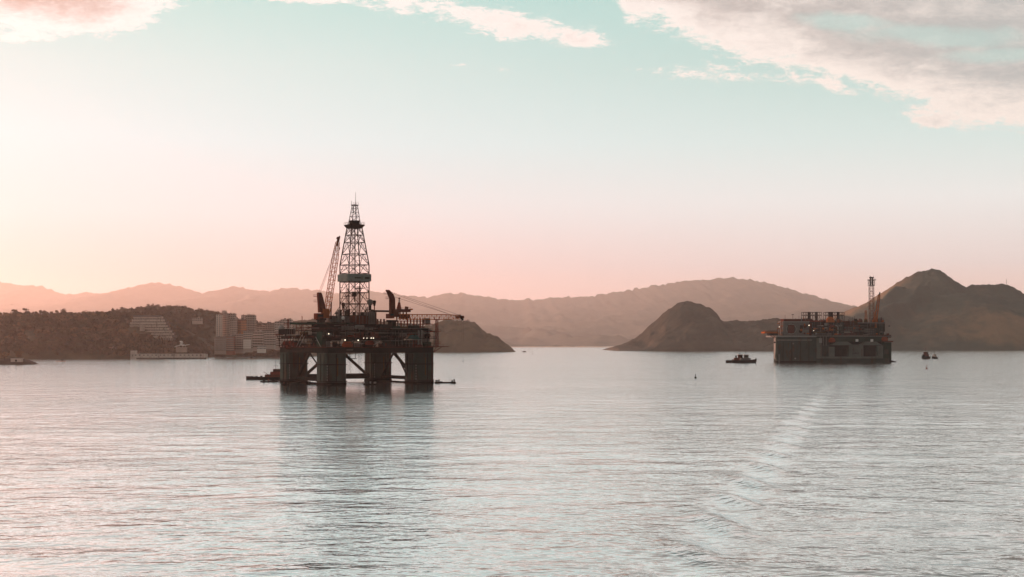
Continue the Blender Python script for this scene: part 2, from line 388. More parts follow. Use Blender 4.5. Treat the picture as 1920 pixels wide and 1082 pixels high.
# the other, fainter arms of the wake and the low swell it leaves on the right
side2 = XX - (58.0 + 0.38 * (DD - 140.0))
ZZ += 0.10 * np.exp(-(side2 / 13.0) ** 2) * np.cos((XX * 0.64 - DD * 0.77 + jit) * 2 * np.pi / 8.5) * np.clip(1.1 - DD / 520, 0, 1)
right = np.clip((side - 5) / 25, 0, 1)
ZZ += 0.10 * right * np.cos((DD + 0.12 * XX + 2.2 * jit) * 2 * np.pi / 17.0) * (0.4 + fbm(XX / 60, DD / 40, 2)) * np.clip(1.2 - DD / 700, 0, 1)
ZZ += (fbm(XX / 26, DD / 10, 3) - .5) * 0.30 * np.clip(1.2 - DD / 900, 0, 1)
rim = np.minimum(np.minimum((UU + .46) / .05, (.46 - UU) / .05), np.minimum((DD - ds[0]) / 18, (ds[-1] - DD) / 200)); ZZ *= np.clip(rim, 0, 1)
nr, nc = DD.shape
v = np.stack([XX, DD, ZZ], -1).reshape(-1, 3); f = [grid_faces(nr, nc)]
def strip(a, bq):                                         # quads between an edge of the sheet and new outer points
    global v
    k = len(v); v = np.vstack([v, bq]); i = np.arange(len(a) - 1)
    f.append(np.stack([a[:-1], a[1:], k + i + 1, k + i], -1))
L = np.arange(nr) * nc; Rt = L + nc - 1; Nn = np.arange(nc); Ff = (nr - 1) * nc + np.arange(nc)
XW, Y0, Y1 = 11200.0, -4000.0, 13000.0
strip(L, np.stack([np.full(nr, -XW), ds, ds * 0], -1)); strip(Rt[::-1], np.stack([np.full(nr, XW), ds[::-1], ds * 0], -1))
strip(Nn[::-1], np.stack([us[::-1] * ds[0], np.full(nc, Y0), us * 0], -1)); strip(Ff, np.stack([us * ds[-1], np.full(nc, Y1), us * 0], -1))
for x0, x1, y0, y1 in ((-XW, us[0] * ds[0], Y0, ds[0]), (us[-1] * ds[0], XW, Y0, ds[0]), (-XW, us[0] * ds[-1], ds[-1], Y1), (us[-1] * ds[-1], XW, ds[-1], Y1)):
    k = len(v); v = np.vstack([v, [(x0, y0, 0), (x1, y0, 0), (x1, y1, 0), (x0, y1, 0)]]); f.append(np.array([[k, k + 1, k + 2, k + 3]]))
F4 = np.vstack(f)
# make every face look up
pv0, pv1, pv2 = v[F4[:, 0]], v[F4[:, 1]], v[F4[:, 2]]
flip = np.cross(pv1 - pv0, pv2 - pv0)[:, 2] < 0
F4[flip] = F4[flip][:, ::-1]
water = mesh_np('water', v, F4, wm, 'structure')
ch = np.zeros(len(v), np.float32); ch[:nr * nc] = CH.ravel(); water.data.attributes.new('chop', 'FLOAT', 'POINT').data.foreach_set('value', ch)

# ================================================================== hills
def hill_mat(name, c1, c2, scale, bare=None, bare_amt=.5):
    m = bpy.data.materials.new(name); m.use_nodes = True
    t = NT(m.node_tree); b = m.node_tree.nodes['Principled BSDF']; b.inputs['Roughness'].default_value = 0.95; b.inputs['Specular IOR Level'].default_value = 0.1
    co = t.add('ShaderNodeTexCoord').outputs['Object']
    n = t.noise(co, scale, 8, 0.65)
    c = t.mix(t.ss(n, .35, .65), (*c1, 1), (*c2, 1))
    if bare:
        n2 = t.noise(co, scale * .35, 6, 0.6)
        c = t.mix(t.ss(n2, .62 - bare_amt * .3, .74 - bare_amt * .2), c, (*bare, 1))
    t.l.new(c, b.inputs['Base Color'])
    return m
HM = dict(wood=hill_mat('wooded hill ground', (0.05, 0.04, 0.022), (0.09, 0.065, 0.035), .02),  # wood: ground colour browned to carry the warm haze over the shore
          far=hill_mat('far wooded range', (0.035, 0.04, 0.025), (0.07, 0.065, 0.04), .006),
          rockhill=hill_mat('grass and rock mountain', (0.028, 0.042, 0.034), (0.05, 0.062, 0.046), .006, (0.17, 0.115, 0.068), .42),
          dome=hill_mat('granite dome', (0.035, 0.035, 0.025), (0.075, 0.062, 0.045), .01, (0.13, 0.11, 0.09), .25))
HF = {}
def hill(pts, dc, df, db, m, relief, tree, step=9.0, rows=70, pw=1.0, spurs=None, seed=0, name='hill'):
    """terrain whose skyline, at distance dc, follows pts (photo pixels); it meets the water at df and db"""
    xs = np.array([p[0] for p in pts], float); ys = np.array([p[1] for p in pts], float)
    X = np.arange((xs[0] - CX) / F * dc, (xs[-1] - CX) / F * dc + step, step)
    zc = H - (np.interp(X / dc * F + CX, xs, ys) - HY) / F * dc
    zc = zc + (fbm(X / 60 + seed, X * 0 + seed, 5, .7) - .5) * tree * 2.0
    tt = np.concatenate([np.linspace(0, 1, rows), 1 + np.linspace(0, 1, rows // 3)[1:]])
    T, XG = np.meshgrid(tt, X, indexing='ij'); Z0 = np.broadcast_to(zc, T.shape)
    Y = np.where(T <= 1, df + (dc - df) * T, dc + (db - dc) * (T - 1))
    prof = np.where(T <= 1, T ** pw, np.clip(2 - T, 0, 1) ** 0.8)
    warp = (fbm(XG / 700 + seed, Y / 700, 3) - .5)
    Z = Z0 * prof
    mid = np.where(T <= 1, np.sin(np.pi * np.clip(T, 0, 1)) ** .8, 0)
    rid = 1 - np.abs(2 * fbm(XG / (relief * 7) + 3 * seed, Y / (relief * 11) + seed, 4) - 1) * 2
    Z = Z + relief * (rid - .5) * mid * np.clip(Z0 / 60, .1, 1)
    if spurs:
        for (x0, y0, x1, y1, a0_, a1_, wd) in spurs:
            ax, ay = XG - x0, Y - y0; vx, vy = x1 - x0, y1 - y0; L2 = vx * vx + vy * vy
            q = np.clip((ax * vx + ay * vy) / L2, 0, 1); wob = (fbm(XG / 120 + 3, Y / 120, 3) - .5) * 50; dd = np.hypot(ax - q * vx + wob, ay - q * vy)
            Z = Z + (a0_ + (a1_ - a0_) * q) * np.exp(-(dd / wd) ** 1.6) * np.clip((dc - Y) / 150, 0, 1) * np.clip((Y - df) / 120, 0, 1)
    rg = np.random.default_rng(seed + 1)
    Z = Z + tree * (vnoise(XG / (tree * 1.6) + 7, Y / (tree * 1.6)) - .35) * np.clip(Z / 25, 0, 1) + tree * .6 * (rg.random(Z.shape) - .5) * np.clip(Z / 25, 0, 1)
    Z = np.where((T < 1e-6) | (T > 2 - 1e-6), -2.0, np.maximum(Z, -1.0))
    Z[:, 0] = -2; Z[:, -1] = -2
    v = np.stack([XG, Y, Z], -1).reshape(-1, 3)
    o = mesh_np(name, v, grid_faces(*T.shape), m, 'structure', True)
    return o, (X, df, dc, tt, Z, Y)
range_pts = [(-260, 560), (-120, 540), (-60, 524), (0, 529), (40, 536), (75, 537), (100, 546), (125, 554), (150, 553), (165, 549), (190, 553), (205, 553), (230, 545), (260, 538), (285, 531), (305, 531), (330, 536), (360, 544), (375, 550),
             (388, 552), (400, 546), (425, 541), (440, 538), (460, 541), (490, 545), (505, 548), (530, 541), (560, 541), (590, 546), (620, 549), (650, 552), (690, 560), (730, 575), (790, 605), (830, 640)]
main_pts = [(470, 640), (540, 600), (590, 572), (640, 548), (690, 547), (740, 552), (770, 556), (800, 557), (830, 551), (870, 549), (900, 556), (930, 560), (960, 564), (1000, 562), (1050, 559), (1100, 557), (1150, 550), (1200, 540), (1250, 533),
            (1290, 526), (1330, 525), (1375, 521), (1400, 524), (1430, 530), (1460, 535), (1490, 545), (1520, 556), (1545, 567), (1570, 578), (1590, 588), (1640, 606), (1720, 625), (1800, 640)]
mount_pts = [(1330, 648), (1420, 641), (1490, 628), (1540, 606), (1575, 589), (1600, 579), (1630, 567), (1650, 553), (1665, 543), (1680, 533), (1700, 520), (1720, 511), (1745, 505), (1760, 508), (1780, 520), (1800, 532), (1812, 537), (1825, 533.5), (1885, 533), (1900, 538),
             (1915, 548), (1935, 560), (2000, 580), (2080, 600), (2200, 640)]
dome_pts = [(1146, 652), (1160, 649), (1178, 642), (1193, 634), (1205, 626), (1215, 613), (1225, 604), (1250, 583), (1270, 570), (1285, 564.5), (1300, 567), (1320, 573), (1335, 582), (1345, 591), (1350, 602), (1365, 604), (1380, 602), (1400, 604), (1420, 601), (1440, 598), (1460, 599), (1490, 608), (1530, 625), (1580, 648)]
head_pts = [(300, 640), (360, 628), (420, 618), (470, 612), (540, 604), (620, 600), (720, 604), (800, 612), (815, 608), (830, 604), (850, 602), (865, 604), (880, 604), (891, 605), (898, 612), (905, 622), (912, 628), (930, 630), (940, 636), (952, 645), (962, 652), (968, 660), (972, 662)]
wood_pts = [(-330, 640), (-220, 600), (-80, 588), (0, 590), (60, 591), (120, 589), (170, 589), (210, 590), (260, 589), (300, 592), (316, 602), (330, 612), (350, 625), (372, 640), (395, 655), (410, 668)]
back_pts = [(60, 640), (120, 610), (180, 596), (205, 591), (225, 584), (260, 580), (290, 577), (330, 577), (350, 580), (372, 583), (400, 587), (430, 596), (470, 606), (520, 612), (580, 622), (640, 640)]
hill(range_pts, 29000, 9000, 33500, HM['far'], 170, 42, 46, 80, 2.0, seed=2)
hill(main_pts, 27500, 8800, 32500, HM['far'], 150, 40, 46, 80, 2.1, seed=4)
mspurs = [(1391, 5400, 1660, 5790, 108, 22, 55), (1330, 5180, 1700, 5660, 116, 18, 52), (1260, 5400, 1420, 5720, 70, 10, 40)]
hill(mount_pts, 6000, 4950, 7600, HM['rockhill'], 105, 8, 8, 110, 0.85, mspurs, seed=6)
hill(dome_pts, 4750, 4450, 5300, HM['dome'], 26, 6, 6, 80, 0.7, seed=8)
hill(head_pts, 4050, 3880, 4600, HM['wood'], 22, 8, 5, 60, 0.62, seed=10)
_, backhf = hill(back_pts, 3050, 2450, 3500, HM['wood'], 14, 5, 5, 70, 0.8, seed=12)
_, woodhf = hill(wood_pts, 2480, 2190, 2900, HM['wood'], 12, 4, 4, 70, 0.7, seed=14)

a_ = P(955, 650, 8650); b_ = P(1165, 650, 8650)
mb = MB(); n = 24
for i in range(n):
    x0, x1 = a_.x + (b_.x - a_.x) * i / n, a_.x + (b_.x - a_.x) * (i + 1) / n
    z0, z1 = (4 + 5 * math.sin(i * .9) ** 2 * math.sin(math.pi * i / n) for i in (i, i + 1))
    mb.add([(x0, 8650, -2), (x1, 8650, -2), (x1, 8720, z1), (x0, 8720, z0), (x0, 8900, -2), (x1, 8900, -2)], [(0, 1, 2, 3), (3, 2, 5, 4)])
mb.build('beach', M['sand'], None, kind='structure')
# ================================================================== drilling rig
class Frame:
    """a rig's own axes: u along its front, v away from the viewer, z up from the water"""
    def __init__(s, px, d, rot):
        s.c = Vector(((px - CX) / F * d, d, 0)); s.r = R(rot); s.cs = math.cos(s.r); s.sn = math.sin(s.r); s.k = d / F
    def v(s, px, py, v):                                  # on the plane v = const
        t = (px - CX) / F
        u = (t * (s.c.y + v * s.cs) - s.c.x + v * s.sn) / (s.cs - t * s.sn)
        Y = s.c.y + u * s.sn + v * s.cs
        return Vector((u, v, H - (py - HY) / F * Y))
    def u(s, px, py, u):                                  # on the plane u = const
        t = (px - CX) / F
        v = (u * (s.cs - t * s.sn) - (t * s.c.y - s.c.x)) / (s.sn + t * s.cs)
        Y = s.c.y + u * s.sn + v * s.cs
        return Vector((u, v, H - (py - HY) / F * Y))
rg = random.Random(11)
A = Frame(667, 862, 31.0)
HS, HW = 28.75, 6.7
rig = thing('drilling_rig', 'dark four-columned semi-submersible drilling rig with tall lattice derrick standing in the bay', 'oil rig', A.c, R(31))
def rail(mb, p, q, h=1.1, n=None):
    p = Vector(p); q = Vector(q); L = (q - p).length; n = n or max(1, int(L / 2.2)); up = Vector((0, 0, h))
    for i in range(n + 1):
        a = p.lerp(q, i / n); mb.tube(a, a + up, .05, 3, cap=False)
    mb.tube(p + up, q + up, .06, 3, cap=False); mb.tube(p + up * .5, q + up * .5, .04, 3, cap=False)
# --- columns
for su in (-1, 1):
    for sv in (-1, 1):
        cu, cv = su * HS, sv * HS; e = .9
        poly = [(cu - HW + e, cv - HW), (cu + HW - e, cv - HW), (cu + HW, cv - HW + e), (cu + HW, cv + HW - e), (cu + HW - e, cv + HW), (cu - HW + e, cv + HW), (cu - HW, cv + HW - e), (cu - HW, cv - HW + e)]
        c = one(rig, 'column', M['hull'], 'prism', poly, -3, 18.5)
        b = MB()
        for z in (1.6, 11.4): b.bx(cu - HW - .22, cu + HW + .22, cv - HW - .22, cv + HW + .22, z, z + .5)
        b.build('ledge', M['steel'], c)
        b = MB(); b.prism([(x + (x - cu) * .035, y + (y - cv) * .035) for x, y in poly], -2.5, 1.2); b.build('boot_topping', M['black'], c)
        for i, o in enumerate((-4.9, 1.1 + su, 4.7)):
            box(c, 'fender', M['steel'] if i % 2 else M['hull'], cu + o - .22, cu + o + .22, cv - HW - .35, cv - HW, 1.3, 17.8)
            if i != 2: box(c, 'fender', M['steel'], cu - HW - .3, cu - HW, cv + o - .2, cv + o + .2, 1.3, 17.8)
        box(c, 'rust_band', M['olive'], cu + .5, cu + 1.3, cv - HW - .06, cv - HW + .1, 5.0, 15.5)
        b = MB()
        for k in range(6): b.bx(cu - 5.8, cu - 5.3, cv - HW - .08, cv - HW + .1, 2.4 + k * 1.6, 3.2 + k * 1.6)
        b.build('draught_mark', M['pale'], c, kind='stuff')
        lo = MB(); x = cu + su * (HW - 1.6); y = cv - HW - .6
        for dx_ in (-.35, .35): lo.tube((x + dx_, y, 1), (x + dx_, y, 18.4), .08, 4)
        for k in range(24): lo.tube((x - .35, y, 1.4 + k * .7), (x + .35, y, 1.4 + k * .7), .05, 3, cap=False)
        lo.build('ladder', M['red'] if su > 0 else M['steel'], c)
# --- pontoons, horizontal beams and diagonal braces
for su in (-1, 1):
    poly = [(su * HS - 6, -36), (su * HS - 4, -38.5), (su * HS + 4, -38.5), (su * HS + 6, -36), (su * HS + 6, 36), (su * HS + 4, 38.5), (su * HS - 4, 38.5), (su * HS - 6, 36)]
    one(rig, 'pontoon', M['black'], 'prism', poly, -3, .35)
for (p, q, r) in (((-HS, HS, 3.3), (HS, HS, 3.3), 1.75), ((-HS, -HS + 6, 2.6), (-HS, HS - 6, 2.6), 1.2), ((HS, -HS + 6, 3.0), (HS, HS - 6, 3.0), 1.1)):
    one(rig, 'horizontal_beam', M['steel'], 'tube', p, q, r, 12, smooth=True)
zb, zt = 3.2, 18.4
for (p, q, r) in (((-HS, HS - 6.5, zb), (-HS, 4, zt), 1.0), ((-HS, -HS + 6, zb), (-HS, 4, zt), .45), ((HS, -HS + 6.5, zb), (HS, 6, zt), 1.0), ((HS, HS - 6, zb), (HS, 6, zt), .6),
                  ((-HS + 6.5, HS, zb), (-4, HS, zt), 1.0), ((HS - 6.5, HS, zb), (4, HS, zt), 1.0), ((-HS + 6, -HS + 2, 2.5), (-17, -HS + 8, zt), .8), ((HS - 6, -HS + 2, 2.5), (17, -HS + 8, zt), .45)):
    one(rig, 'diagonal_brace', M['steel'], 'tube', p, q, r, 10, smooth=True)
b = MB()
for i in range(7):
    x = -7 + i * 2.3; b.tube((x, -4 + (i % 3) * 3, 18.6), (x, -4 + (i % 3) * 3, 3.5 + (i % 2) * 4), .09, 4)
b.build('hanging_cable', M['black'], rig)
p0 = A.v(661, 664, 0); b = MB(); b.bx(p0.x - 2.2, p0.x + 2.2, -1.5, 1.5, 14.6, 15.0)
for x in (-2, 2): b.tube((p0.x + x, 0, 14.8), (p0.x + x, 0, 18.6), .18, 4)
b.build('maintenance_cradle', M['steel'], rig)
# --- hull deck box and the deck plates above it
E = HS + HW + .4
one(rig, 'hull_deck', M['steel'], 'prism', [(-E + 2, -E), (E - 2, -E), (E, -E + 2), (E, E - 2), (E - 2, E), (-E + 2, E), (-E, E - 2), (-E, -E + 2)], 18.5, 21.6)
for z, e0, m in ((21.62, 1.6, 'rust'), (26.9, .6, 'steel'), (31.6, -1.2, 'steel')):
    box(rig, 'deck_plate', M[m], -E - e0, E + e0, -E - e0, E - 4, z, z + .3)
b = MB()
for z, e0 in ((21.92, 1.6), (27.2, .6), (31.9, -1.2)):
    e = E + e0; rail(b, (-e, -e, z), (e, -e, z)); rail(b, (-e, -e, z), (-e, E - 4, z)); rail(b, (e, -e, z), (e, E - 4, z))
b.build('handrail', M['rust'], rig)
b = MB()
for i in range(17):
    u = -E + .5 + i * (2 * E - 1) / 16
    b.bar((u, -E + .3, 21.9), (u, -E + .3, 31.6), .16); b.bar((-E + .3, u, 21.9), (-E + .3, u, 31.6), .16)
    if i % 2 and i < 15: b.bar((u, -E + .3, 21.9), (u + 4, -E + .3, 26.9), .13); b.bar((-E + .3, u + 4, 21.9), (-E + .3, u, 26.9), .13)
b.build('deck_post', M['steel'], rig, kind='stuff')
# --- modules given by what the photo shows of their front: px from, to, row of top, bottom, plane v, depth
def module(px0, px1, pt, pb, v, dep, m, name='module', ribs=0, parent=rig):
    a = A.v(px0, pb, v); c = A.v(px1, pt, v)
    o = box(parent, name, M[m], a.x, c.x, v, v + dep, a.z, c.z)
    if ribs:
        n = ribs
        for i in range(n):
            x = a.x + (c.x - a.x) * (i + .5) / n; box(o, 'stiffener', M['grey' if m != 'grey' else 'pale'], x - .09, x + .09, v - .22, v, a.z + .2, c.z - .1)
    return o, a, c
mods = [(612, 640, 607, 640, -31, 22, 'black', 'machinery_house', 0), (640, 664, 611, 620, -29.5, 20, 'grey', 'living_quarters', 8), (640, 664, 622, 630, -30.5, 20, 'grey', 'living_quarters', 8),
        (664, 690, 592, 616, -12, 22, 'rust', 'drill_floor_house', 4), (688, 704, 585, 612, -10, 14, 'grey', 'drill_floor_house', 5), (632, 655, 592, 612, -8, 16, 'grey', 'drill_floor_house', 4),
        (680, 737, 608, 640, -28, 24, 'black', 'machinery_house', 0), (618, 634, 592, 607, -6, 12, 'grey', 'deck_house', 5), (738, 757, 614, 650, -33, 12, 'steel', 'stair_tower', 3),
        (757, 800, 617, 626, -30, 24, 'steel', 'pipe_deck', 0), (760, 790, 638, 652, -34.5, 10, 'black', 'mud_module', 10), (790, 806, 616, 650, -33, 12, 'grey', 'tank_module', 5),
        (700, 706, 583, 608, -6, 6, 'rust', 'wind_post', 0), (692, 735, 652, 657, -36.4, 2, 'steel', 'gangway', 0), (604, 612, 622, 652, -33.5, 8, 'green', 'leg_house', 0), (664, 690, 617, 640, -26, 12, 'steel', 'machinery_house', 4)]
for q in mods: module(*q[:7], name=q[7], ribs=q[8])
# rows of small machinery along the front and along the left side
kinds = ['steel', 'grey', 'black', 'rust', 'green', 'olive', 'steel', 'black', 'red']
for lev, (z0, z1) in enumerate(((21.95, 26.6), (27.25, 31.4), (31.95, 35.6))):
    for side_ in (0, 1):
        u = -E + 1.5
        while u < E - 4:
            L = rg.uniform(2.2, 6.5)
            if lev == 2 and (side_ == 1 or u < -18): u += L; continue
            h = (z1 - z0) * rg.uniform(.35, .98); inset = rg.uniform(.6, 3.2); dp = rg.uniform(2, 5); m = M[rg.choice(kinds)]
            if side_ == 0: x0, x1, y0, y1 = u, u + L, -E + inset, -E + inset + dp
            else: x0, x1, y0, y1 = -E + inset, -E + inset + dp, u, u + L
            typ = rg.random()
            if typ < .5:
                o = box(rig, 'equipment_skid', m, x0, x1, y0, y1, z0, z0 + h)
                if rg.random() < .6: box(o, 'hatch', M[rg.choice(['pale', 'rust', 'black'])], x0 + .4, x0 + 1.2, y0 - .12, y0, z0 + .5, z0 + min(h - .3, 2.3)) if side_ == 0 else box(o, 'hatch', M[rg.choice(['pale', 'rust', 'black'])], x0 - .12, x0, y0 + .4, y0 + 1.2, z0 + .5, z0 + min(h - .3, 2.3))
            elif typ < .78:
                r = min(1.3, h * .4); zc = z0 + r + .4
                p, q = ((x0, y0 + r, zc), (x1, y0 + r, zc)) if side_ == 0 else ((x0 + r, y0, zc), (x0 + r, y1, zc))
                o = one(rig, 'pressure_vessel', m, 'tube', p, q, r, 10, smooth=False)
                for e_ in (.2, .8):
                    c_ = Vector(p).lerp(Vector(q), e_); box(o, 'saddle', M['black'], c_.x - .2, c_.x + .2, c_.y - r * .8, c_.y + r * .8, z0, zc)
            else:
                b = MB(); nn = rg.randint(3, 6)
                for k in range(nn):
                    x = x0 + (x1 - x0) * (k + .5) / nn; y = y0 + (y1 - y0) * (k + .5) / nn
                    b.tube((x, y, z0), (x, y, z0 + h * rg.uniform(.6, 1)), rg.uniform(.12, .28), 6)
                b.tube((x0, y0, z0 + h * .6), (x1 if side_ == 0 else x0, y0 if side_ == 0 else y1, z0 + h * .6), .15, 5)
                b.build('pipework', m, rig)
            u += L + rg.uniform(.2, 1.6)
b = MB()
for k in range(16):
    z = rg.choice((23.0, 24.2, 25.6, 28.4, 30.2, 33.0)); u0 = rg.uniform(-E, 15); L = rg.uniform(8, 22)
    b.tube((u0, -E - .2 + rg.uniform(0, .5), z), (min(E, u0 + L), -E - .2, z), rg.uniform(.1, .22), 5)
    b.tube((-E - .2, u0, z), (-E - .2, min(E - 4, u0 + L), z), rg.uniform(.1, .22), 5)
b.build('pipe_run', M['grey'], rig)
b = MB()
for (px0, py0, px1, py1) in ((556, 650, 566, 628), (561, 650, 571, 630), (592, 632, 601, 650), (700, 647, 712, 640)):
    b.tube(A.v(px0, py0, -E - 1) if px0 > 612 else A.u(px0, py0, -E - 1.2), A.v(px1, py1, -E - 1) if px0 > 612 else A.u(px1, py1, -E - 1.2), .2, 5)
b.build('anchor_line', M['pale'], rig)
for px, py in ((536, 644), (546, 643), (553, 646), (541, 650)):
    c = A.u(px, py, -E - .8); o = one(rig, 'anchor_winch', M['red'], 'tube', c + Vector((0, -1.7, 0)), c + Vector((0, 1.7, 0)), 1.1, 12)
    for e_ in (-1.7, 1.7): one(o, 'drum_flange', M['rust'], 'tube', c + Vector((0, e_ - .12, 0)), c + Vector((0, e_ + .12, 0)), 1.5, 12)
# overhanging walkways left and right
b = MB(); q = A.u(524, 627, -E); b.bx(-E - 2.5, -E, q.y - 7, q.y + 2.5, q.z - .5, q.z); rail(b, (-E - 2.4, q.y - 7, q.z), (-E - 2.4, q.y + 2.5, q.z)); b.bar((-E - 2, q.y, q.z), (-E, q.y, q.z - 4), .2); b.build('side_platform', M['rust'], rig)
q2 = A.u(529, 627, -E + 1)
p = A.u(527.5, 616.5, -E - .6); o = one(rig, 'radome', M['pale'], 'sphere', p, 2.1, smooth=True); one(o, 'mount', M['rust'], 'tube', p - Vector((0, 0, 3.4)), p - Vector((0, 0, 1.6)), .7, 8)
b = MB(); q = A.u(822, 651, E); a0 = A.v(800, 650, -E)
b.bx(a0.x, E + 5.6, -E - .8, -E + 6, a0.z - .3, a0.z + .2); b.add([(E + 5.6, -E + .5, a0.z - .3), (E + 11, -E + 2.2, a0.z - .1), (E + 5.6, -E + 4.5, a0.z - .3), (E + 5.6, -E + .5, a0.z + .2), (E + 11, -E + 2.2, a0.z + .1), (E + 5.6, -E + 4.5, a0.z + .2)], [(0, 2, 1), (3, 4, 5), (0, 1, 4, 3), (1, 2, 5, 4)])
for x in (E + 1.5, E + 5): b.bar((x, -E + 1, a0.z - .2), (E - .5, -E + 1, a0.z - 3.4), .2)
rail(b, (E - 6, -E - .7, a0.z + .2), (E + 5.5, -E - .7, a0.z + .2), 1.3); b.build('side_platform', M['rust'], rig)
# boom rest post at the right edge
q = A.v(819, 640, -E + 3); u = q.x; b = MB(); b.truss((u, -E + 3, a0.z), (u, -E + 3, A.v(819, 600, -E + 3).z), 1.5, 1.2, 9, .17, .1, up=(0, 1, 0)); zt_ = A.v(819, 600, -E + 3).z
b.bx(u - 1.6, u + 1.6, -E + 2, -E + 4, zt_, zt_ + .5); b.bar((u - 1.4, -E + 3, zt_ + .4), (u - 2, -E + 3, zt_ + 2.2), .2); b.bar((u + 1.4, -E + 3, zt_ + .4), (u + 2, -E + 3, zt_ + 2.2), .2)
for z in (24, 31): b.bx(u - 3.2, u + 2.4, -E + 2, -E + 4, z, z + .3); rail(b, (u - 3.2, -E + 2, z + .3), (u + 2.4, -E + 2, z + .3))
b.bar((u - 9, -E + 3, 31.2), (u, -E + 3, 31.2), .3); b.build('boom_rest', M['red'], rig)
# --- helideck on the left
hp = [A.u(px, 606, uu) for px, uu in ((557, -E - 1),)]
hz_ = A.u(575, 606, -E + 6).z; v0h = A.u(606, 606, -E + 2).y; v1h = A.u(555, 606, -E + 2).y
cu_, cv_ = -E + 11, (v0h + v1h) / 2 + 2; rr = abs(v1h - v0h) / 2 * .92
h = one(rig, 'helideck', M['green'], 'prism', [(cu_ + rr * math.cos(R(22.5 + 45 * i)), cv_ + rr * math.sin(R(22.5 + 45 * i))) for i in range(8)], hz_ - .9, hz_)
b = MB()
pts8 = [(cu_ + (rr + 1.5) * math.cos(R(22.5 + 45 * i)), cv_ + (rr + 1.5) * math.sin(R(22.5 + 45 * i)), hz_ + .2) for i in range(8)]
for i in range(8): b.tube(pts8[i], pts8[(i + 1) % 8], .1, 4); b.tube(pts8[i], (cu_ + rr * math.cos(R(22.5 + 45 * i)), cv_ + rr * math.sin(R(22.5 + 45 * i)), hz_ - .5), .1, 4)
b.build('safety_net', M['steel'], h)
b = MB()
for i in range(9):
    a_ = R(40 * i); x, y = cu_ + rr * .8 * math.cos(a_), cv_ + rr * .8 * math.sin(a_); a2 = R(40 * i + 34); x2, y2 = cu_ + rr * .7 * math.cos(a2), cv_ + rr * .7 * math.sin(a2)
    b.bar((x, y, hz_ - 5), (x, y, hz_ - .9), .18); b.bar((x, y, hz_ - 5), (x2, y2, hz_ - .9), .14); b.bar((x, y, hz_ - 2.8), (x2, y2, hz_ - 2.8), .12)
b.build('truss_support', M['rust'], h)
p = A.u(566, 606, -E + 4); one(h, 'windsock_pole', M['rust'], 'tube', p, p + Vector((0, 0, 4.6)), .16, 5, .07)
one(h, 'windsock', M['red'], 'tube', p + Vector((.1, 0, 4.2)), p + Vector((.25, 0, 1.8)), .3, 6, .16)
p = A.u(584, 605, -E + 6); b = MB(); b.bx(p.x - 2.5, p.x + 2.5, p.y - 1, p.y + 1, p.z, p.z + .5); b.build('fire_monitor', M['black'], h)
p = A.u(540.5, 607, -E + 1); o = MB(); o.truss((p.x, p.y, 27), (p.x, p.y, p.z + 3), 1.0, .8, 8, .12, .07, up=(0, 1, 0)); o.bar((p.x - 3, p.y, p.z), (p.x + 3, p.y, p.z), .14); o.build('signal_mast', M['red'], rig)
module(536, 553, 617, 627, -6, 12, 'black', 'deck_house', 4)
o, a_, c_ = None, None, None
q = A.u(538, 627, -E - .3); b = MB(); b.bx(-E - .9, -E - .2, q.y - 22, q.y, 29.0, 29.3); b.build('pale_walkway_edge', M['pale'], rig)
# --- derrick
dz0 = A.v(664, 592, 0).z; CD = A.v(664.5, 592, -2); cx_, cy_ = CD.x, CD.y; ku = 862 / F
def lv(py): return H - (py - HY) / F * (A.c.y + cx_ * A.sn + cy_ * A.cs)
zv = lv(497); ztop = lv(428); wb, wt = 6.65, 3.5
def hw(z): return wb if z < zv else wb + (wt - wb) * (z - zv) / (ztop - zv)
de = one(rig, 'derrick', M['girder'], 'bx', cx_ - 7.4, cx_ + 7.4, cy_ - 7.4, cy_ + 7.4, dz0 - .6, dz0)
cs4 = ((-1, -1), (1, -1), (1, 1), (-1, 1))
for a_, b_ in cs4:
    l = MB(); l.tube((cx_ + a_ * wb, cy_ + b_ * wb, dz0), (cx_ + a_ * wb, cy_ + b_ * wb, zv), .38, 5); l.tube((cx_ + a_ * wb, cy_ + b_ * wb, zv), (cx_ + a_ * wt, cy_ + b_ * wt, ztop), .36, 5); l.build('derrick_leg', M['girder'], de)
lev = [dz0] + [lv(y) for y in (570, 549, 529, 513, 497, 477, 455, 441, 428)]
for fi in range(4):
    (a0_, b0_), (a1_, b1_) = cs4[fi], cs4[(fi + 1) % 4]
    g = MB()
    for i in range(len(lev)):
        z = lev[i]; w_ = hw(z); p = Vector((cx_ + a0_ * w_, cy_ + b0_ * w_, z)); q = Vector((cx_ + a1_ * w_, cy_ + b1_ * w_, z)); g.tube(p, q, .20, 4, cap=False)
        if i + 1 < len(lev):
            z2 = lev[i + 1]; w2 = hw(z2); p2 = Vector((cx_ + a0_ * w2, cy_ + b0_ * w2, z2)); q2_ = Vector((cx_ + a1_ * w2, cy_ + b1_ * w2, z2)); mid_ = (p2 + q2_) / 2
            g.tube(p, mid_, .19, 4, cap=False); g.tube(q, mid_, .19, 4, cap=False)
            zm = (p + p2) / 2; zn = (q + q2_) / 2
            g.tube(zm, (p + mid_) / 2, .11, 3, cap=False); g.tube(zn, (q + mid_) / 2, .11, 3, cap=False); g.tube((p + mid_) / 2, (p2 + mid_) / 2, .10, 3, cap=False); g.tube((q + mid_) / 2, (q2_ + mid_) / 2, .10, 3, cap=False)
    g.build('derrick_bracing', M['girder'], de)
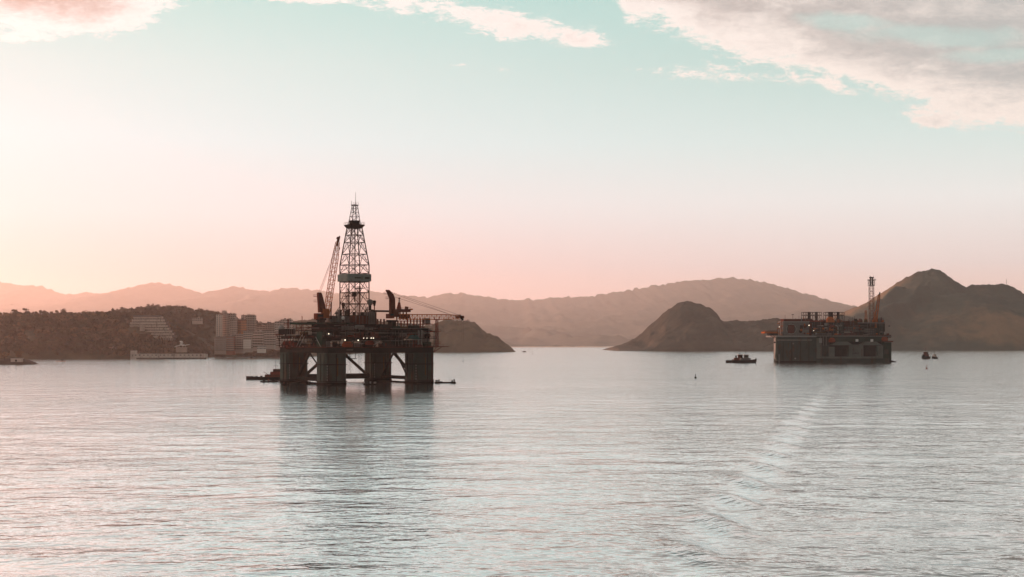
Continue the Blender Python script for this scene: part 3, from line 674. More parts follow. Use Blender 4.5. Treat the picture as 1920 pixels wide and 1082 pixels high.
# guides, hoisting gear and stands of pipe inside
b = MB()
for o_ in (-1.2, 1.2): b.tube((cx_ + o_, cy_ + 1, dz0), (cx_ + o_ * .8, cy_ + 1, ztop), .2, 4)
b.build('guide_rail', M['olive'], de)
b = MB(); b.bx(cx_ - 1.1, cx_ + 1.1, cy_ - .6, cy_ + .6, lv(556), lv(547)); b.tube((cx_, cy_, lv(556)), (cx_, cy_, lv(566)), .35, 6); b.build('travelling_block', M['black'], de)
b = MB()
for i in range(6): b.tube((cx_ - .5 + i * .2, cy_, lv(550)), (cx_ - .4 + i * .16, cy_, ztop), .05, 3)
b.build('drilling_line', M['black'], de)
for o_, yt, n in ((-3.6, 540, 5), (3.9, 536, 6)):
    b = MB()
    for i in range(n):
        x = cx_ + o_ + (i - n / 2) * .35; b.tube((x, cy_ + 3 - i * .3, dz0), (x + .2, cy_ + 3 - i * .3, lv(yt)), .13, 4)
    b.build('pipe_stand', M['rust'], de)
b = MB(); b.bx(cx_ - 5.5, cx_ - 1.8, cy_ - 4, cy_ + 4, lv(556), lv(555)); b.bx(cx_ + 2, cx_ + 5.5, cy_ - 4, cy_ + 4, lv(541), lv(540)); rail(b, (cx_ - 5.5, cy_ - 4, lv(555)), (cx_ - 1.8, cy_ - 4, lv(555))); b.build('racking_platform', M['girder'], de)
# wind wall round the derrick: ribbed sheets
WW = 7.7; z0w, z1w = lv(528), lv(514.5)
ww = box(de, 'wind_wall', M['wind'], cx_ - WW, cx_ + WW, cy_ - WW, cy_ - WW + .15, z0w, z1w)
box(ww, 'wind_wall_sheet', M['wind'], cx_ - WW, cx_ - WW + .15, cy_ - WW + .15, cy_ + WW - .15, z0w, z1w)
box(ww, 'wind_wall_sheet', M['wind'], cx_ + WW - .15, cx_ + WW, cy_ - WW + .15, cy_ + WW - .15, z0w, z1w)
box(ww, 'wind_wall_sheet', M['wind'], cx_ - WW, cx_ + WW, cy_ + WW - .15, cy_ + WW, z0w, z1w)
for i in range(9):
    y = cy_ - WW + .5 + i * 1.8; box(ww, 'rib', M['steel'], cx_ - WW - .14, cx_ - WW, y, y + .28, z0w, z1w - .1)
for i in range(12):
    x = cx_ - WW + .6 + i * 1.3; box(ww, 'rib', M['wind'], x, x + .1, cy_ - WW - .1, cy_ - WW, z0w, z1w - .1)
b = MB()                                                   # the dark lettering too small to read
for i, (x, wd, hh_) in enumerate(((-3.2, .5, .8), (-2.5, .45, .7), (-1.8, .5, .8), (-1.1, .4, .7), (-.5, .5, .75), (.2, .45, .7), (3.6, .6, 1.1), (4.4, .5, 1.0), (5.1, .6, 1.1), (5.9, .45, 1.0))):
    zc = (z0w + z1w) / 2 - .2; b.bx(cx_ + x, cx_ + x + wd, cy_ - WW - .13, cy_ - WW - .1, zc - hh_ / 2, zc + hh_ / 2)
b.build('lettering', M['steel'], ww, kind='stuff')
# crown platform, upper cage, gin pole
cp = one(de, 'crown_platform', M['black'], 'loft', [[(cx_ + a_ * 3.6, cy_ + b_ * 3.6, ztop) for a_, b_ in cs4], [(cx_ + a_ * 4.8, cy_ + b_ * 4.8, lv(423)) for a_, b_ in cs4], [(cx_ + a_ * 4.8, cy_ + b_ * 4.8, lv(421.5)) for a_, b_ in cs4]])
b = MB()
for i in range(4):
    (a0_, b0_), (a1_, b1_) = cs4[i], cs4[(i + 1) % 4]; rail(b, (cx_ + a0_ * 4.8, cy_ + b0_ * 4.8, lv(421.5)), (cx_ + a1_ * 4.8, cy_ + b1_ * 4.8, lv(421.5)), 1.4)
b.build('crown_rail', M['steel'], cp)
box(cp, 'crown_block', M['black'], cx_ - 2.6, cx_ + 2.6, cy_ - 2, cy_ + 2, lv(421.5), lv(414))
b = MB(); b.truss((cx_, cy_, lv(421)), (cx_ + .3, cy_, lv(384)), 5.6, 2.4, 5, .2, .11, up=(0, 1, 0)); b.bx(cx_ - 1.6, cx_ + 2.2, cy_ - 1.6, cy_ + 1.6, lv(385.4), lv(384)); rail(b, (cx_ - 1.6, cy_ - 1.6, lv(384)), (cx_ + 2.2, cy_ - 1.6, lv(384)), 1.2, 3)
for o_ in (-1, .6): b.tube((cx_ + o_, cy_, lv(421)), (cx_ + o_, cy_, lv(384)), .14, 4)
b.build('gin_pole', M['girder'], cp)
b = MB(); b.tube((cx_ + .8, cy_, lv(384)), (cx_ + .8, cy_, lv(360.5)), .17, 5, .09); b.tube((cx_ - 1.9, cy_, lv(386)), (cx_ - 1.9, cy_, lv(377)), .12, 4); b.build('aerial', M['girder'], cp)
# funnels, radomes and vents on the drill floor
for px, py, r in ((643.5, 571, 1.25), (702, 567, 1.2)):
    p = A.v(px, py, -9); o = one(rig, 'air_intake', M['black'], 'tube', p - Vector((0, 0, 2.2)), p + Vector((0, 0, .4)), r * .45, 8, r); one(o, 'intake_cap', M['black'], 'tube', p + Vector((0, 0, .4)), p + Vector((0, 0, 1.2)), r, 8, r * .6); one(o, 'intake_stem', M['rust'], 'tube', p - Vector((0, 0, 7)), p - Vector((0, 0, 2.2)), .35, 6)
p = A.v(694, 567, -9); o = one(rig, 'radome', M['grey'], 'sphere', p, 1.95, smooth=True); one(o, 'mount', M['steel'], 'tube', p - Vector((0, 0, 5)), p - Vector((0, 0, 1.7)), .8, 8)
p = A.v(643.5, 596.5, -9.5); o = one(rig, 'radome', M['white'], 'sphere', p, 1.05, smooth=True); one(o, 'mount', M['steel'], 'tube', p - Vector((0, 0, 3)), p - Vector((0, 0, .9)), .45, 8)
p = A.v(631, 587, -7); o = one(rig, 'radome', M['grey'], 'sphere', p, 1.0, smooth=True); one(o, 'mount', M['steel'], 'tube', p - Vector((0, 0, 3)), p - Vector((0, 0, .8)), .4, 8)
p = A.v(620.5, 592, -7); one(rig, 'exhaust_stack', M['rust'], 'tube', p - Vector((0, 0, 2)), p + Vector((.25, 0, 8.2)), .42, 8)
b = MB(); q = A.v(623, 594, -7); b.bar(q, A.v(637, 575, -6), .12); b.build('stay', M['girder'], rig)
# random gear round the drill floor so the outline is broken
for k in range(26):
    px = rg.uniform(634, 703); p = A.v(px, 592, rg.uniform(-9, 4)); hh_ = rg.uniform(.8, 4.5); m = M[rg.choice(['black', 'girder', 'grey', 'rust', 'steel'])]
    if rg.random() < .5: box(rig, 'drill_floor_gear', m, p.x - rg.uniform(.4, 1.3), p.x + rg.uniform(.4, 1.3), p.y - .7, p.y + .7, p.z - .5, p.z + hh_)
    else: one(rig, 'drill_floor_pipe', m, 'tube', p - Vector((0, 0, .5)), p + Vector((rg.uniform(-.5, .5), 0, hh_ * 1.3)), .25, 6)
# --- cranes
def A_(px, py, v): return A.v(px, py, v)
def crane(v, ped, cab, tower, boom, cables, mt, mbm, name='crane'):
    k = A.k
    (px, pt, pb, r) = ped; p0 = A.v(px, pb, v); p1 = A.v(px, pt, v)
    c = one(rig, name, M['steel'], 'tube', p0 - Vector((0, 0, 6)), p1, r, 12)
    one(c, 'slew_ring', M['black'], 'tube', p1 - Vector((0, 0, .2)), p1 + Vector((0, 0, .9)), r * 1.35, 14)
    (x0, x1, y0, y1) = cab; a = A.v(x0, y1, v); b_ = A.v(x1, y0, v); mid_ = (a.x + b_.x) / 2
    cb = box(c, 'machinery_cab', M[mt[0]], a.x, mid_, v - 2.6, v + 2.6, a.z, b_.z - 1.2); box(c, 'operator_cab', M[mt[1]], mid_ + .02, b_.x, v - 2.3, v + 1.2, a.z + .9, b_.z + 1.5)
    box(cb, 'cab_window', M['glass'], a.x + .5, mid_ - .5, v - 2.66, v - 2.6, a.z + 1.6, a.z + 2.8)
    ring = []
    for (xl, xr, y) in tower:
        l = A.v(xl, y, v); r_ = A.v(xr, y, v); ring.append([(l.x, v - 1.2, l.z), (r_.x, v - 1.2, l.z), (r_.x, v + 1.2, l.z), (l.x, v + 1.2, l.z)])
    tw = one(c, 'crane_tower', M[mt[2]], 'loft', ring)
    rl = MB()
    for (xl, xr, y) in tower[1:-1]:
        l = A.v(xl, y, v); rl.bx(l.x - 2.2, l.x, v - 1.4, v + 1.4, l.z - .15, l.z); rail(rl, (l.x - 2.2, v - 1.4, l.z), (l.x, v - 1.4, l.z), 1.2, 2); rail(rl, (l.x - 2.2, v - 1.4, l.z), (l.x - 2.2, v + 1.4, l.z), 1.2, 2)
    rl.build('service_platform', M['rust'], tw)
    (bx0, by0, bx1, by1, w0, wm_, w1, n) = boom
    p = A.v(bx0, by0, v); q = A.v(bx1, by1, v); bb = MB(); bb.truss(p, q, w0, w1, n, .2, .11, up=(0, 1, 0) if abs(by1 - by0) > 60 else (0, 0, 1), mid=wm_); bo = bb.build('boom', M[mbm], c)
    hd = MB(); d = (q - p).normalized(); hd.tube(q - d * 2.2, q + d * 2.6, .8, 6, .5); hd.tube(q + d * 2.4 + Vector((0, -.7, 0)), q + d * 2.4 + Vector((0, .7, 0)), .9, 10); hd.build('boom_head', M['rust'], bo)
    for (xa, ya, xb, yb) in cables: one(c, 'stay_cable', M['girder'], 'tube', A.v(xa, ya, v - .4), A.v(xb, yb, v - .4), .075, 4)
    return c, bo, q
c1, bo, q = crane(-4, (602, 600, 607, 2.4), (591.5, 615, 584, 599), ((597.5, 611, 586), (596.5, 606.5, 566), (595.5, 604, 556), (595.5, 601.5, 548.5)), (612.5, 589, 633, 454, 2.6, 3.0, 1.8, 17), ((599, 550, 631, 458), (600, 552, 632, 462), (597, 549, 618, 495)), ('rust', 'orange', 'rust'), 'orange')
one(bo, 'jib_nose', M['rust'], 'tube', A.v(633, 454, -4), A.v(637, 443, -4), .8, 6, .5)
b = MB(); b.tube(A.v(636.3, 448, -4.6), A.v(636.3, 468, -4.6), .06, 3); b.bx(*[z for pr in zip(A.v(635.8, 468, -4.9), A.v(636.8, 464, -4.3)) for z in pr]); b.build('hook_block', M['black'], bo)
c2, bo2, q = crane(-26, (735, 603, 612, 2.6), (727, 745, 585, 597), ((731, 740, 590), (731, 739.5, 560), (727.5, 736, 551), (724, 728.5, 543.5)), (748, 594, 861, 594.6, 2.4, 3.0, 2.2, 25), ((728, 545.5, 862, 591), (728, 547, 845, 590), (737, 556, 852, 592)), ('rust', 'rust', 'rust'), 'orange')
one(bo2, 'jib_nose', M['black'], 'tube', A.v(861, 591, -26), A.v(868, 600, -26), .9, 6, .6)
for px in (866, 869): one(bo2, 'hoist_line', M['girder'], 'tube', A.v(px, 599, -26), A.v(px, 640, -26), .04, 3)
box(c2, 'lattice_counterweight', M['steel'], A.v(700, 585, -20).x, A.v(731, 585, -20).x, -21, -19, A.v(700, 585, -20).z, A.v(700, 581.5, -20).z)
# structure behind the second crane: deck on columns with cone and mast
a_ = A.v(742, 585, -14); b_ = A.v(766, 580, -14); st = box(rig, 'burner_platform', M['rust'], a_.x, b_.x, -17, -10, a_.z, b_.z)
rail_mb = MB(); rail(rail_mb, (a_.x, -17, b_.z), (b_.x, -17, b_.z)); rail_mb.build('platform_rail', M['rust'], st)
p = A.v(748, 580, -14); one(st, 'vent_cone', M['red'], 'tube', p, A.v(748.5, 567, -14), 1.7, 8, .7); one(st, 'vent_pipe', M['pale'], 'tube', A.v(748.5, 567, -14), A.v(748.8, 558.5, -14), .5, 8)
one(st, 'vent_cap', M['rust'], 'tube', A.v(748.8, 560.5, -14), A.v(748.8, 558, -14), .62, 8)
p = A.v(762, 580, -14); one(st, 'davit', M['rust'], 'tube', p, A.v(762.5, 575, -14), 1.2, 8); one(st, 'davit_arm', M['orange'], 'tube', A.v(757, 582, -15), A.v(773.5, 580, -15), .5, 6)
for px in (744, 750, 756, 762): one(st, 'platform_column', M['rust'], 'tube', A.v(px, 600, -14), A.v(px, 585, -14), .42, 6)
a_ = A.v(750, 597, -13); b_ = A.v(764, 589, -13); box(st, 'control_room', M['black'], a_.x, b_.x, -16, -11, a_.z, b_.z)
for k, px in enumerate((708, 714, 720)): p = A.v(px, 605, -12); one(rig, 'vent_post', M['rust'], 'tube', p - Vector((0, 0, 2)), p + Vector((0, 0, 2.2)), .55, 7)
# posts and pipes standing on the pipe deck at the right
for k, px in enumerate((746, 752, 758, 764, 770, 776, 782, 788, 793)):
    p = A.v(px, 617, -27 + (k % 3)); top = A.v(px, 597 if k > 2 else 601, -27).z
    o = one(rig, 'rack_post', M['red' if k % 2 else 'rust'], 'tube', p - Vector((0, 0, 4)), (p.x, p.y, top), .42, 6)
    if k % 2 == 0: one(o, 'post_lamp', M['pale'], 'tube', (p.x, p.y - .5, p.z + 1), (p.x, p.y - .5, p.z + 3.4), .3, 6)
b = MB()
for y in (602, 608, 613): b.bar(A.v(746, y, -26), A.v(797, y, -26), .2)
b.build('rack_beam', M['rust'], rig)
for px in (785, 790.5): p = A.v(px, 640, -35.6); one(rig, 'riser_joint', M['pale'], 'tube', p + Vector((0, 0, -2)), (p.x, p.y, A.v(px, 619, -35.6).z), .55, 8)
a_ = A.v(796, 607, -24); b_ = A.v(804, 597, -24); o = box(rig, 'burner_house', M['grey'], a_.x, b_.x, -26, -22, a_.z, b_.z); box(o, 'house_floor', M['red'], a_.x - .8, b_.x + 1.4, -26.6, -21.4, a_.z - .5, a_.z)
p = A.v(777, 632, -36.6); b = MB(); b.add([(p.x - 3.6, p.y, p.z - 1), (p.x + 3.6, p.y, p.z - 1.2), (p.x + 2.6, p.y + 1.4, p.z + 1.3), (p.x - 2.2, p.y + 1.4, p.z + 1.1), (p.x - 3.6, p.y + 2.4, p.z - 1), (p.x + 3.6, p.y + 2.4, p.z - 1.2)], [(0, 1, 2, 3), (3, 2, 5, 4), (0, 3, 4), (1, 5, 2)]); b.build('tarpaulin', M['teal'], rig)
p = A.v(765, 637.5, -36.5); b = MB(); b.bx(p.x - .5, p.x + 9.4, p.y - .3, p.y, p.z, p.z + .35); b.build('pale_walkway_edge', M['pale'], rig)
for px, py, dx_ in ((556, 627.5, 0), (672, 645, 3.6), (650, 656.5, 4.2), (627, 611, 3.8), (672, 617.5, 4)):
    p = A.v(px, py, -36.7) if px > 600 else A.u(px, py, -36.7); box(rig, 'pale_walkway_edge', M['pale'], p.x, p.x + max(.4, dx_), p.y, p.y + .25, p.z, p.z + .22)
# deck lamps that are lit
for k, (px, py, r) in enumerate(((616.5, 626, .24), (647, 637.5, .27), (671.5, 638, .25), (682, 634, .17), (688, 634, .17), (696, 634, .2), (700, 634, .22), (632, 655, .0))):
    if r: p = A.v(px, py, -37.2); lm = one(rig, 'deck_lamp', M['lampw'], 'sphere', p, r, 8, 6, smooth=True); one(lm, 'lamp_arm', M['black'], 'tube', p + Vector((0, .2, 0)), p + Vector((0, 3, .2)), .07, 4)
# lifeboats hung under the front of the deck
def lifeboat(px, py, fr, v, L, hgt, label, group=None, m='lifeboat'):
    p = fr.v(px, py, v); r = thing('lifeboat', label, 'lifeboat', fr.c + Matrix.Rotation(fr.r, 3, 'Z') @ p, fr.r, group)
    n = 9; rings = []
    for i in range(n):
        t_ = i / (n - 1) * 2 - 1; w_ = max(.08, (1 - abs(t_) ** 3)) * L * .17; z_ = .12 * hgt * abs(t_) ** 2
        rings.append([(t_ * L / 2, -w_, z_), (t_ * L / 2, -w_ * .6, -hgt * .45 + z_), (t_ * L / 2, w_ * .6, -hgt * .45 + z_), (t_ * L / 2, w_, z_)])
    one(r, 'hull', M[m], 'loft', rings)
    rings = []
    for i in range(7):
        t_ = (i / 6 * 2 - 1) * .86; w_ = (1 - abs(t_) ** 3) * L * .15 + .05; h_ = hgt * .5 * (1 - abs(t_) ** 4)
        rings.append([(t_ * L / 2, -w_, .02), (t_ * L / 2, -w_ * .6, h_ + .04), (t_ * L / 2, w_ * .6, h_ + .04), (t_ * L / 2, w_, .02)])
    one(r, 'canopy', M[m], 'loft', rings); b = MB()
    for i in range(4): b.bx(-L * .3 + i * L * .18, -L * .3 + i * L * .18 + L * .08, -L * .155, -L * .14, hgt * .12, hgt * .24)
    b.build('porthole', M['glass'], r, kind='stuff')
    b = MB(); [b.tube((s_ * L * .36, 0, hgt * .4), (s_ * L * .36, 1.2, hgt * 1.1), .12, 5) for s_ in (-1, 1)]; b.build('fall_hook', M['steel'], r)
lifeboat(651.5, 646, A, -38.3, 7.0, 3.4, 'orange lifeboat hung at deck edge above nearest column of drilling rig')
lifeboat(693, 643, A, -38.3, 6.0, 2.6, 'dull red lifeboat below the row of small lamps on drilling rig', m='red')
# ================================================================== production platform on the right
B = Frame(1563, 1795, 2.0)
fr = B
fpu = thing('production_platform', 'huge slab-sided floating production platform with slim flare tower, moored before the hills', 'oil platform', B.c, R(2))
def bx_(px0, px1, pt, pb, v, dep, m, name, parent=None, lab=None):
    a = fr.v(px0, pb, v); c = fr.v(px1, pt, v)
    return box(parent or fpu, name, M[m], a.x, c.x, v, v + dep, a.z, c.z, label=lab), a, c
u0 = B.v(1456, 660, 0).x; u1 = B.v(1531, 660, 0).x; u2 = B.v(1671, 660, 0).x; ztop = B.v(1500, 631, 0).z
# left block: bluff end with a rounded, slightly bulging left side
def plan(off, back):
    return [(u0 + 1.5 - off, 0), (u1, 0), (u1, 62), (u0 + 10, 62), (u0 + 4.6, 30), (u0 - off, 5), (u0 - off, 1.5)]
rings = [[(x, y, z) for x, y in plan(o, 0)] for z, o in ((-4, -3), (.5, -2.2), (4, -.2), (8, 1.0), (13, .3), (18, 0), (ztop, 0))]
hb = one(fpu, 'hull_block', M['hull'], 'loft', rings)
one(hb, 'boot_topping', M['black'], 'loft', [[(x * 1.0003, y - .12, z) for x, y in plan(o + .1, 0)] for z, o in ((-3.5, -3), (.5, -2.2), (1.6, -1.6))])
o, a, c = bx_(1456, 1531, 629.5, 632, -.8, 63, 'pale', 'deck_edge', hb)
bx_(1457, 1522, 636.5, 639, -.35, .35, 'grey', 'rubbing_strake', hb)
bx_(1459.5, 1462.5, 664, 679, -.3, .3, 'grey', 'draught_scale', hb)
bx_(1490, 1492.5, 671, 673.5, -.3, .3, 'pale', 'hull_mark', hb)
bx_(1486, 1489, 643, 645.5, -.3, .3, 'grey', 'hull_mark', hb)
for i in range(9):
    x = u0 + 4 + i * 5.4; box(hb, 'plate_seam', M['steel'], x, x + .12, -.08, .2, 3, ztop - 8)
one(hb, 'sun_glint_plate', M['pale'], 'loft', [[(x, y, z) for x, y in ((u0 - o + .4, 4.6), (u0 - o - .12, 5), (u0 + 4.6 - .15, 30), (u0 + 9.85, 61), (u0 + 10.2, 60), (u0 + 5, 30))] for z, o in ((4, -.2), (8, 1.0), (13, .3), (18, 0), (ztop - 1, 0))])  # pale colour on this end stands in for the low sun's glint
# right block: a frame of hull plates round two deep square bays
zr = B.v(1600, 637, 0).z
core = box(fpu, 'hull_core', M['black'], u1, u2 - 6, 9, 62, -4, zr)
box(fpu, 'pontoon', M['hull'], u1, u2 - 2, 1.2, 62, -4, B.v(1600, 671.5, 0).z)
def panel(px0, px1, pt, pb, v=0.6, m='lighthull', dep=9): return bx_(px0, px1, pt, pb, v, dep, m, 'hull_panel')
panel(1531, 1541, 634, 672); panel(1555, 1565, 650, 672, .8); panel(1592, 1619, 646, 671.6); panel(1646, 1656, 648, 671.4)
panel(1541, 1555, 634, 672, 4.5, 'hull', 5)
bx_(1531, 1656, 668.5, 672.2, .4, 9, 'lighthull', 'bay_sill')
for (xa, xb) in ((1563, 1595), (1617, 1649)):              # chamfered heads of the two bays
    yt, yb = (640.5, 647.5)
    pts = [(xa - 6, yb), (xa + 6, yt), (xb - 6, yt), (xb + 6, yb)]
    b = MB(); f3 = [fr.v(x, y, .3) for x, y in pts]; k3 = [p + Vector((0, 8.6, 0)) for p in f3]
    b.loft([[tuple(p) for p in f3], [tuple(p) for p in k3]]); b.build('bay_head', M['lighthull'], fpu)
for (xa, xb, yt, yb) in ((1565, 1592, 647.5, 668.5), (1619, 1646, 647.5, 668.5)):
    for i in range(3):
        x = fr.v(xa + (xb - xa) * (i + .5) / 3, 650, 8).x; box(core, 'bay_rib', M['steel'], x - .2, x + .2, 8.5, 9.0, 3, fr.v(xa, yt, 8).z)
bx_(1531, 1665, 631, 640.5, 1.5, 40, 'green', 'upper_hull_band'); bx_(1531, 1672, 629.5, 631.2, .2, 60, 'grey', 'deck_edge')
for px in (1607, 1635): bx_(px - 2.4, px + 2.4, 636, 640.6, .2, 1, 'white', 'number_board')
for px in (1600, 1603.5, 1605.5, 1609): bx_(px - .8, px + .8, 661.5, 663, .3, .5, 'black', 'sea_chest')
b = MB(); [b.tube(fr.v(px, 648, .2), fr.v(px, 667, .2), .22, 5) for px in (1597, 1601, 1605, 1609, 1613)]; b.build('overboard_pipe', M['grey'], fpu)
bx_(1656, 1671.5, 642, 676, 1.5, 58, 'green', 'stern_column'); bx_(1658, 1666, 655, 664, .9, .8, 'hull', 'hull_panel')
b = MB(); q = fr.v(1672, 675, 3); b.loft([[(q.x - 5, 2, -3), (q.x - 5, 12, -3), (q.x - 5, 12, 3.2), (q.x - 5, 2, 3.2)], [(q.x + 6, 4, -3), (q.x + 6, 10, -3), (q.x + 6, 10, 1), (q.x + 6, 4, 1)]]); b.build('fairlead_porch', M['black'], fpu)
bx_(1536, 1541.5, 634, 643, -.6, 2, 'pale', 'hose_reel'); bx_(1541, 1556, 631, 646, .5, 5, 'steel', 'recess_frame')
for px in (1538, 1544, 1549): one(fpu, 'caisson', M['grey'], 'tube', fr.v(px, 648, .2), fr.v(px, 631, .2), .5, 8)
for k in range(16):                                        # rust runs, fenders and scuffs down the plating
    px = rg.uniform(1459, 1668); y0 = rg.uniform(640, 655); v_ = -.06 if px < 1531 else .2
    if px < 1531 or px > 1656 or 1592 < px < 1619: bx_(px, px + rg.uniform(.5, 1.3), y0, y0 + rg.uniform(6, 22), v_ if px < 1531 else (1.35 if px > 1656 else .5), .2, rg.choice(['rust', 'steel', 'black', 'olive']), 'rust_run')
for px in (1468, 1484, 1500, 1516): bx_(px, px + 1.2, 641, 677, -.5, .5, 'steel', 'fender', hb)
# accommodation with the round emblem
o, a, c = bx_(1469, 1517, 604, 629, 4, 26, 'grey', 'living_quarters')
bx_(1468, 1518, 602.6, 604.2, 3.2, 28, 'pale', 'roof_slab', o)
p = fr.v(1483.5, 617, 3.9); one(o, 'emblem_ring', M['pale'], 'tube', p, p + Vector((0, -.25, 0)), 6.6, 28); one(o, 'emblem_disc', M['hull'], 'tube', p + Vector((0, -.25, 0)), p + Vector((0, -.4, 0)), 5.7, 28)
bx_(1477, 1489.5, 609.5, 624.5, 3.2, .35, 'rust', 'emblem_panel', o)
bx_(1500, 1505.5, 610, 617, 3.8, .3, 'steel', 'vent_louvre', o); p = fr.v(1501, 621.5, 3.9); one(o, 'small_emblem', M['steel'], 'tube', p, p + Vector((0, -.25, 0)), 2.1, 18)
for r_ in range(2):
    for i in range(7): bx_(1507 + i * 1.4, 1507.8 + i * 1.4, 609 + r_ * 7, 611 + r_ * 7, 3.85, .2, 'glass', 'window', o)
bx_(1469, 1500, 598, 602.6, 8, 18, 'rust', 'bridge_deck', o)
for px, t_ in ((1472, 590), (1486.5, 589), (1492, 596), (1498, 592)): one(o, 'aerial', M['rust'], 'tube', fr.v(px, 602, 8), fr.v(px, t_, 8), .22, 5)
p = fr.v(1486.5, 590.5, 8); one(o, 'radar_bar', M['steel'], 'bx', p.x - 1.6, p.x + 1.6, 7.7, 8.3, p.z, p.z + .7)
# left helideck on brackets, orange
a = fr.v(1433.5, 625, 4); c = fr.v(1457, 622, 4); h = box(fpu, 'helideck', M['orange'], a.x, c.x, 2, 24, a.z, c.z)
bx_(1437, 1457, 620, 621.2, 2, 22, 'rust', 'helideck_net', h)
b = MB()
for px, q_ in ((1438, 1452), (1444, 1456), (1450, 1458)): b.tube(fr.v(px, 625, 6), fr.v(q_, 634, 6), .4, 5); b.tube(fr.v(px, 625, 18), fr.v(q_, 634, 18), .4, 5)
b.build('helideck_bracket', M['rust'], h); bx_(1444, 1458, 625.2, 628, 4, 18, 'steel', 'helideck_underframe', h)
for k, (px, y0, y1) in enumerate(((1458, 616, 629), (1461.5, 605, 629), (1465, 600, 629), (1467, 610, 629))): one(fpu, 'stair_leg', M['rust'], 'tube', fr.v(px, y1, 8 + k), fr.v(px, y0, 8 + k), .4, 5)
b = MB()
for i in range(6): b.tube(fr.v(1458 if i % 2 else 1468, 629 - i * 4.5, 7), fr.v(1468 if i % 2 else 1458, 625 - i * 4.5, 7), .3, 4); b.bx(fr.v(1458, 625, 6).x, fr.v(1468, 625, 6).x, 6, 9, fr.v(1458, 625 - i * 4.5, 7).z, fr.v(1458, 625 - i * 4.5, 7).z + .3)
b.build('stair_flight', M['orange'], fpu); p = fr.v(1452.5, 642, 3); one(fpu, 'fairlead', M['black'], 'sphere', p, 1.1, 8, 6)
one(fpu, 'mooring_line', M['steel'], 'tube', p, fr.v(1430, 651, 8), .12, 4)
# process deck: modules
for (a0, a1, t_, bt, v, dp, m, nm) in ((1517, 1522, 606, 629, 5, 22, 'rust', 'stair_tower'), (1522, 1546, 603, 622, 6, 30, 'steel', 'process_module'), (1524, 1548, 622.5, 624.5, 3, 24, 'olive', 'deck_slab'), (1546, 1552, 606, 620, 5, 10, 'pale', 'switch_room'),
        (1522, 1560, 624.5, 630, 5, 24, 'grey', 'process_module'), (1552, 1570, 603, 629, 6, 28, 'steel', 'process_module'), (1574, 1583, 604, 629, 6, 24, 'green', 'process_module'), (1584, 1608, 602, 612, 8, 26, 'rust', 'process_module'), (1584, 1610, 612.5, 622, 6, 26, 'grey', 'process_module'),
        (1583, 1606, 624, 629, 4, 20, 'rust', 'process_module'), (1610, 1640, 606, 629, 6, 26, 'steel', 'process_module'), (1612, 1660, 604.5, 606.5, 4, 30, 'grey', 'deck_slab'), (1640, 1657, 607, 628, 8, 26, 'green', 'process_module'), (1622, 1640, 616, 628, 3, 10, 'grey', 'process_module'), (1640, 1671, 628, 633, 3, 30, 'rust', 'process_module'),
        (1500, 1524, 598, 604, 8, 22, 'rust', 'process_module'), (1507, 1543, 601, 603.5, 5, 28, 'red', 'deck_slab')):
    o, a, c = bx_(a0, a1, t_, bt, v, dp, m, nm)
    if nm == 'process_module' and a1 - a0 > 8:
        n = int((a1 - a0) / 3)
        for i in range(n):
            x = a.x + (c.x - a.x) * (i + .5) / n; box(o, 'frame_post', M[rg.choice(['steel', 'grey', 'rust'])], x - .16, x + .16, v - .5, v, a.z, c.z)
        for z_ in (.33, .66): box(o, 'frame_beam', M['steel'], a.x, c.x, v - .75, v - .5, a.z + (c.z - a.z) * z_, a.z + (c.z - a.z) * z_ + .3)
for k in range(120):                                        # broken outline: vessels, pipes, boxes along the top and the front
    px = rg.uniform(1503, 1668); topy = 603 if px < 1655 else 628; m = M[rg.choice(['steel', 'black', 'rust', 'red', 'grey', 'olive', 'green', 'orange', 'orange', 'rust', 'pale'])]  # orange share painted in as warm sun highlights
    if rg.random() < .5:
        p = fr.v(px, topy + 1, rg.uniform(6, 24)); hh_ = rg.uniform(.8, 4.2)
        if rg.random() < .4: box(fpu, 'deck_gear', m, p.x - rg.uniform(.5, 2), p.x + rg.uniform(.5, 2), p.y - 1, p.y + 1, p.z - .6, p.z + hh_)
        else: one(fpu, 'vent_pipe', m, 'tube', p - Vector((0, 0, .6)), p + Vector((0, 0, hh_ * 1.4)), rg.uniform(.15, .4), 6)
    else:
        v_ = rg.uniform(1.4, 4); p = fr.v(px, rg.uniform(609, 627), v_)
        if rg.random() < .5: one(fpu, 'pressure_vessel', m, 'tube', p - Vector((rg.uniform(1, 3), 0, 0)), p + Vector((rg.uniform(1, 3), 0, 0)), rg.uniform(.5, 1.2), 9)
        else: box(fpu, 'deck_gear', m, p.x - rg.uniform(.5, 1.6), p.x + rg.uniform(.5, 1.6), p.y - 1, p.y + 1, p.z - rg.uniform(.5, 1.5), p.z + rg.uniform(.5, 1.5))
for k in range(34):                                        # tall gear that breaks the top outline
    px = rg.choice([rg.uniform(1584, 1627), rg.uniform(1642, 1656), rg.uniform(1584, 1656), rg.uniform(1500, 1512)]); p = fr.v(px, 603.5, rg.uniform(7, 26)); hh_ = rg.uniform(2, 7.5); m = M[rg.choice(['steel', 'rust', 'red', 'orange', 'grey', 'green', 'black'])]
    c_ = rg.random()
    if c_ < .4: one(fpu, 'vent_pipe', m, 'tube', p - Vector((0, 0, .6)), p + Vector((0, 0, hh_)), rg.uniform(.2, .5), 6)
    elif c_ < .7: one(fpu, 'tank', m, 'tube', p - Vector((0, 0, .6)), p + Vector((0, 0, hh_ * .6)), rg.uniform(.9, 1.7), 9)
    else:
        b = MB(); b.truss(p - Vector((0, 0, .5)), p + Vector((0, 0, hh_)), 2.2, 2.0, 4, .16, .1, up=(0, 1, 0)); b.build('pipe_trestle', m, fpu)
b = MB()
